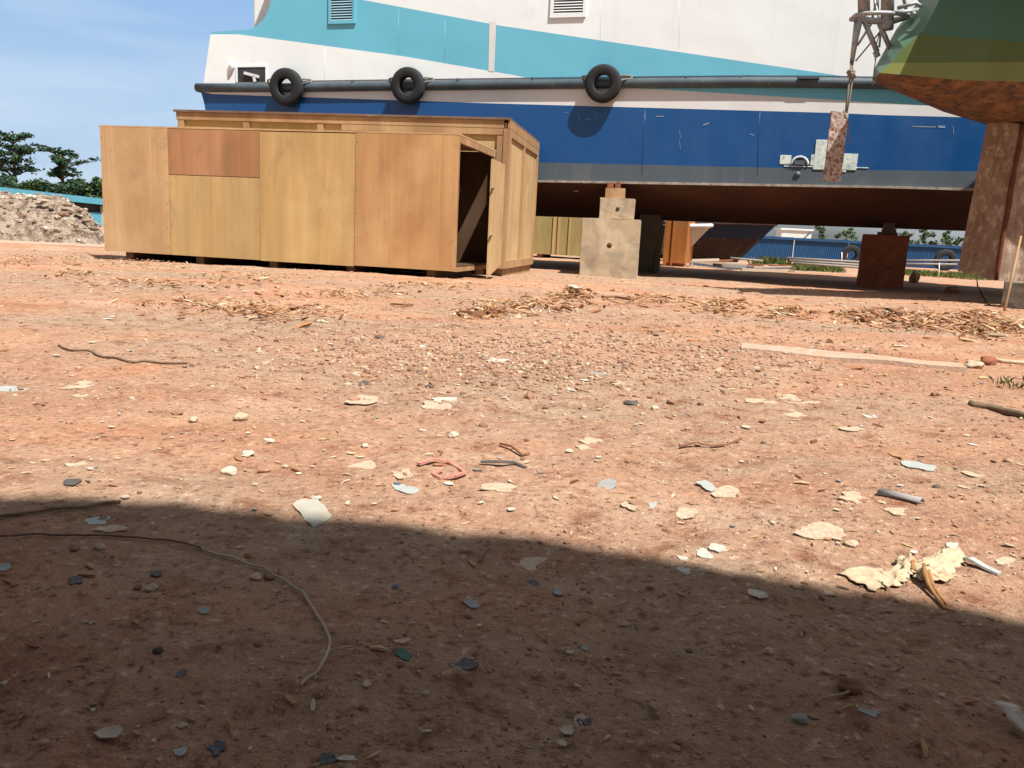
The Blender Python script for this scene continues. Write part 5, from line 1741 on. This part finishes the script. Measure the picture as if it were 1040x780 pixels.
def cord(pts, r_, mat, name, label, cat, lift=.003, n=3):
    P3 = [ground(x, y) for x, y in pts]
    out = []
    for i in range(len(P3) - 1):
        pa = P3[max(i - 1, 0)]; pb_ = P3[i]; pc = P3[i + 1]; pd = P3[min(i + 2, len(P3) - 1)]
        for k in range(n):
            t = k / n
            out.append(.5 * ((2 * pb_) + (pc - pa) * t + (2 * pa - 5 * pb_ + 4 * pc - pd) * t * t + (3 * pb_ - pa - 3 * pc + pd) * t ** 3))
    out.append(P3[-1])
    out = [Vector((p.x, p.y, gz(p.x, p.y) + lift)) for p in out]
    mb = MB(); mb.tube(out, r_, 8)
    m_ = mat if isinstance(mat, list) else [mat]
    o = solo(mb, name, [M[q_] for q_ in m_], label, cat, out[len(out) // 2])
    return o


cb_ = cord([(-60, 548), (0, 547.5), (50, 546), (100, 546.5), (150, 550), (180, 553), (205, 560), (235, 569), (262, 578), (285, 590), (303, 602), (313, 614), (322, 628), (331, 643), (335, 654), (333, 666), (326, 680), (320, 688), (313, 692), (305, 700)], .0014, ['cable_d', 'cable'], 'cable', 'long thin cable curving across the shaded dirt at the lower left', 'cable', .004, 4)
for p in cb_.data.polygons:
    if (p.center + cb_.location).x > ground(205, 560).x:
        p.material_index = 1
cord([(-40, 533), (0, 527), (20, 525), (45, 521), (60, 519), (80, 518), (100, 515), (122, 512)], [.0024] * 22, 'twig', 'twig', 'dark twig in the shadow above the long cable at the left edge', 'twig', .004)
cord([(118, 688), (113, 698), (107, 712), (104, 720)], .0012, 'twig', 'twig', 'fine dry twig standing out in the shadow at the lower left', 'twig', .004)
cord([(985, 412), (1000, 415), (1020, 420), (1060, 430)], .010, 'twig', 'twig', 'dark stick at the right edge below the grass tuft', 'twig', .006)
cord([(60, 352), (75, 357), (90, 357), (105, 364), (120, 365), (135, 369), (150, 368), (190, 370)], .0035, 'twig', 'twig', 'thin dark twig across the sunlit yard at the left', 'twig', .004)
cord([(835, 714), (845, 711), (862, 706)], .0012, 'batten', 'splinter', 'pale splinter lying by the dark brown lump in the shadow', 'splinter', .004)
cord([(487, 573), (491, 567), (498, 559)], .0014, 'twig', 'twig', 'short dark twig at the shadow edge left of the large pale flake', 'twig', .004)
cord([(1000, 367), (1020, 369), (1060, 372)], .008, 'f_cream', 'twig', 'pale stick right of the reddish stone at the right edge', 'twig', .008)

# dusty half buried beam
b0 = ground(752, 356); b1 = ground(982, 378)
d_ = (b1 - b0); d_.z = 0; L = d_.length
BFm = Frame(b0.x, b0.y, math.atan2(d_.y, d_.x))
mb = MB(); vs = []; n_ = 26
wd_ = .15
for i in range(n_ + 1):
    s_ = L * i / n_
    zb0 = b0.z + (b1.z - b0.z) * i / n_
    for (t, z) in ((0 + .008 * noise.noise(Vector((s_ * 4, 0, 1))), -.05), (.005 + .008 * noise.noise(Vector((s_ * 4, 0, 1))), .012 + .008 * noise.noise(Vector((s_ * 2, 3, 3)))), (wd_ - .03, .016 + .008 * noise.noise(Vector((s_ * 2, 7, 3)))), (wd_, -.05)):
        vs.append(BFm.P(s_, t, zb0 + z + .006 * noise.noise(Vector((s_ * 5, t * 9, 6)))))
fs = [(0, 1, 2, 3), tuple(4 * n_ + k for k in (3, 2, 1, 0))]
for i in range(n_):
    for k in range(3):
        fs.append((4 * i + k, 4 * i + k + 1, 4 * i + 5 + k, 4 * i + 4 + k))
mb.add(vs, fs)
solo(mb, 'beam', M['beam'], 'long dusty beam half buried flat in the yard at the right', 'beam', BFm.P(L / 2, .07, b0.z))

# knotted cream rag
c = ground(932, 588)
rag = thing('rag', 'crumpled cream rag tied with a brown strip above the shadow edge', 'rag', c)


def cloth_fan(mb, c, ang, spread, L, rise, n=18, m=7, fold=.012, seed=0):
    vs = []
    for j in range(m + 1):
        t = j / m
        for i in range(n + 1):
            a = ang + spread * (i / n - .5) * (1.0 - .25 * t)
            fr_ = math.sin(i * 1.9 + seed) * fold * (.25 + .75 * t) + .3 * fold * noise.noise(Vector((i * .7, t * 3, seed)))
            rr_ = L * t * (1 + .16 * math.sin(i * 1.3 + seed * 2) + .12 * noise.noise(Vector((i * .5, seed, 3))))
            p = c + Vector((math.cos(a) * rr_, math.sin(a) * rr_, 0))
            z = rise * math.sin(math.pi * min(1, t * 1.05)) * (.7 + .5 * noise.noise(Vector((i * .3, seed, 1)))) + fr_ * .8
            p.z = max(gz(p.x, p.y) + .002, c.z + .006 + z)
            vs.append(p)
    mb.add(vs, [(j * (n + 1) + i, j * (n + 1) + i + 1, (j + 1) * (n + 1) + i + 1, (j + 1) * (n + 1) + i) for j in range(m) for i in range(n)], 0, True)


def crumpled(mb, pts, wid, n, m, amp, seed, rise):
    """a strip of cloth along pts, gathered in sharp folds"""
    P3 = [ground(x, y) for x, y in pts]
    vs = []
    for j in range(m + 1):
        t = j / m * (len(P3) - 1); a_ = min(int(t), len(P3) - 2); f_ = t - a_
        c_ = P3[a_].lerp(P3[a_ + 1], f_)
        d_ = P3[a_ + 1] - P3[a_]; d_.z = 0; d_.normalize(); sd_ = Vector((-d_.y, d_.x, 0))
        w_ = wid[a_] * (1 - f_) + wid[a_ + 1] * f_
        h_ = rise[a_] * (1 - f_) + rise[a_ + 1] * f_
        for i in range(n + 1):
            u = i / n - .5
            q = Vector((u * 3.6 + seed, t * 1.1, seed * 1.7))
            e_ = 1 + .35 * noise.noise(Vector((t * 4, seed, 1 if u < 0 else 9)))
            p = c_ + sd_ * u * w_ * e_ + d_ * (.010 * noise.noise(q * 1.3 + Vector((3, 3, 3))))
            ridge = abs(noise.noise(q * 1.1)) * 1.4 + .22 * abs(noise.noise(q * 3.2))
            z_ = h_ * .72 * (1 - (2 * u) ** 2 * .8) * (.5 + .65 * ridge) + amp * .6 * ridge
            p.z = gz(p.x, p.y) + .0025 + max(0, z_)
            vs.append(p)
    mb.add(vs, [(j * (n + 1) + i, j * (n + 1) + i + 1, (j + 1) * (n + 1) + i + 1, (j + 1) * (n + 1) + i) for j in range(m) for i in range(n)], 0, True)


for pts, wid, rise, sd_ in (([(924, 584), (912, 585), (898, 588), (884, 590), (871, 594)], [.014, .034, .05, .06, .05], [.016, .012, .008, .006, .003], 1.3),
                            ([(926, 586), (936, 584), (947, 580), (957, 575), (966, 569), (972, 563)], [.016, .045, .050, .044, .036, .016], [.020, .030, .022, .026, .022, .012], 4.1),
                            ([(928, 588), (940, 590), (952, 588), (964, 583)], [.014, .035, .036, .016], [.014, .016, .010, .004], 8.7),
                            ([(922, 582), (920, 577), (924, 572)], [.016, .030, .018], [.016, .022, .012], 6.2)):
    mb = MB(); crumpled(mb, pts, wid, 16, 30, .004, sd_, rise)
    o = mb.build('cloth_tail', M['rag'], rag); md = o.modifiers.new('t', 'SOLIDIFY'); md.thickness = .001
mb = MB()
pp = [ground(936, 588) + Vector((0, 0, .020)), ground(938, 594) + Vector((0, 0, .014)), ground(942, 601) + Vector((0, 0, .009)), ground(949, 608) + Vector((0, 0, .005)), ground(955, 614) + Vector((0, 0, .003)), ground(959, 620) + Vector((0, 0, .002))]
mb.tube(pp, [.002, .0036, .0028, .0024, .003, .0012], 7)
mb.tube([p + Vector((.006, .004 * math.sin(k), -.001)) for k, p in enumerate(pp[:5])], [.002, .003, .0035, .002, .001], 6)
ctr = ground(924, 585)
mb.tube([ctr + Vector((-.003, -.006, .004)), ctr + Vector((0, -.007, .013)), ctr + Vector((.002, .0, .019)), ctr + Vector((.003, .008, .008))], .0035, 7)
mb.build('tie', M['rag_brown'], rag)

# ------------------------------------------------------------------ sky and sun
w = bpy.data.worlds.new('World'); S.world = w
w.use_nodes = True
nt = w.node_tree; nt.nodes.clear()
out = nt.nodes.new('ShaderNodeOutputWorld'); bg = nt.nodes.new('ShaderNodeBackground')
sky = nt.nodes.new('ShaderNodeTexSky'); sky.sky_type = 'NISHITA'; sky.sun_disc = False
sky.sun_elevation = SUN_EL; sky.sun_rotation = SUN_AZ
sky.air_density = 1.0; sky.dust_density = 2.0; sky.ozone_density = 1.0
tc = nt.nodes.new('ShaderNodeTexCoord')
mp = nt.nodes.new('ShaderNodeMapping'); mp.inputs['Scale'].default_value = (1.1, 1.1, 7.0); mp.inputs['Rotation'].default_value = (0, R(7), 0)
nt.links.new(tc.outputs['Generated'], mp.inputs['Vector'])
cn = nt.nodes.new('ShaderNodeTexNoise'); cn.inputs['Scale'].default_value = 2.6; cn.inputs['Detail'].default_value = 5; cn.inputs['Roughness'].default_value = .5; cn.inputs['Distortion'].default_value = .3
nt.links.new(mp.outputs[0], cn.inputs['Vector'])
cr_ = ramp(nt, cn.outputs['Fac'], [(.40, c3(0, 0, 0)), (.74, c3(.48, .48, .48))])
# sky colour brightened by hand over the part beyond the yard
nv_ = nt.nodes.new('ShaderNodeVectorMath'); nv_.operation = 'DOT_PRODUCT'
nt.links.new(tc.outputs['Generated'], nv_.inputs[0]); nv_.inputs[1].default_value = Vector((-.38, .92, .12)).normalized()
sky_lift = ramp(nt, nv_.outputs['Value'], [(.72, c3(0, 0, 0)), (.97, c3(.75, .75, .75))])
sx_ = nt.nodes.new('ShaderNodeSeparateXYZ'); nt.links.new(tc.outputs['Generated'], sx_.inputs[0])
low_ = ramp(nt, sx_.outputs['Z'], [(.0, c3(1, 1, 1)), (.30, c3(.0, .0, .0))])
vcol = mix(nt, low_, c3(2.9, 6.2, 11.5), c3(7.2, 9.6, 12.2))
hs_ = nt.nodes.new('ShaderNodeHueSaturation'); hs_.inputs['Saturation'].default_value = .22
nt.links.new(sky.outputs[0], hs_.inputs['Color'])
mx0 = mix(nt, sky_lift, hs_.outputs[0], vcol)
mx = mix(nt, cr_, mx0, c3(10.0, 11.0, 12.0))
nt.links.new(mx, bg.inputs[0]); bg.inputs[1].default_value = .05
nt.links.new(bg.outputs[0], out.inputs[0])
sd = bpy.data.lights.new('sun', 'SUN'); sd.energy = 5.0; sd.angle = R(.53); sd.color = (1, .96, .89)
so_ = bpy.data.objects.new('sun', sd); COL.objects.link(so_)
so_.rotation_euler = (-to_sun).to_track_quat('-Z', 'Y').to_euler()
so_.location = (5, -5, 12)
S.view_settings.view_transform = 'Standard'
S.view_settings.look = 'None'
S.view_settings.exposure = .75
S.view_settings.gamma = 1
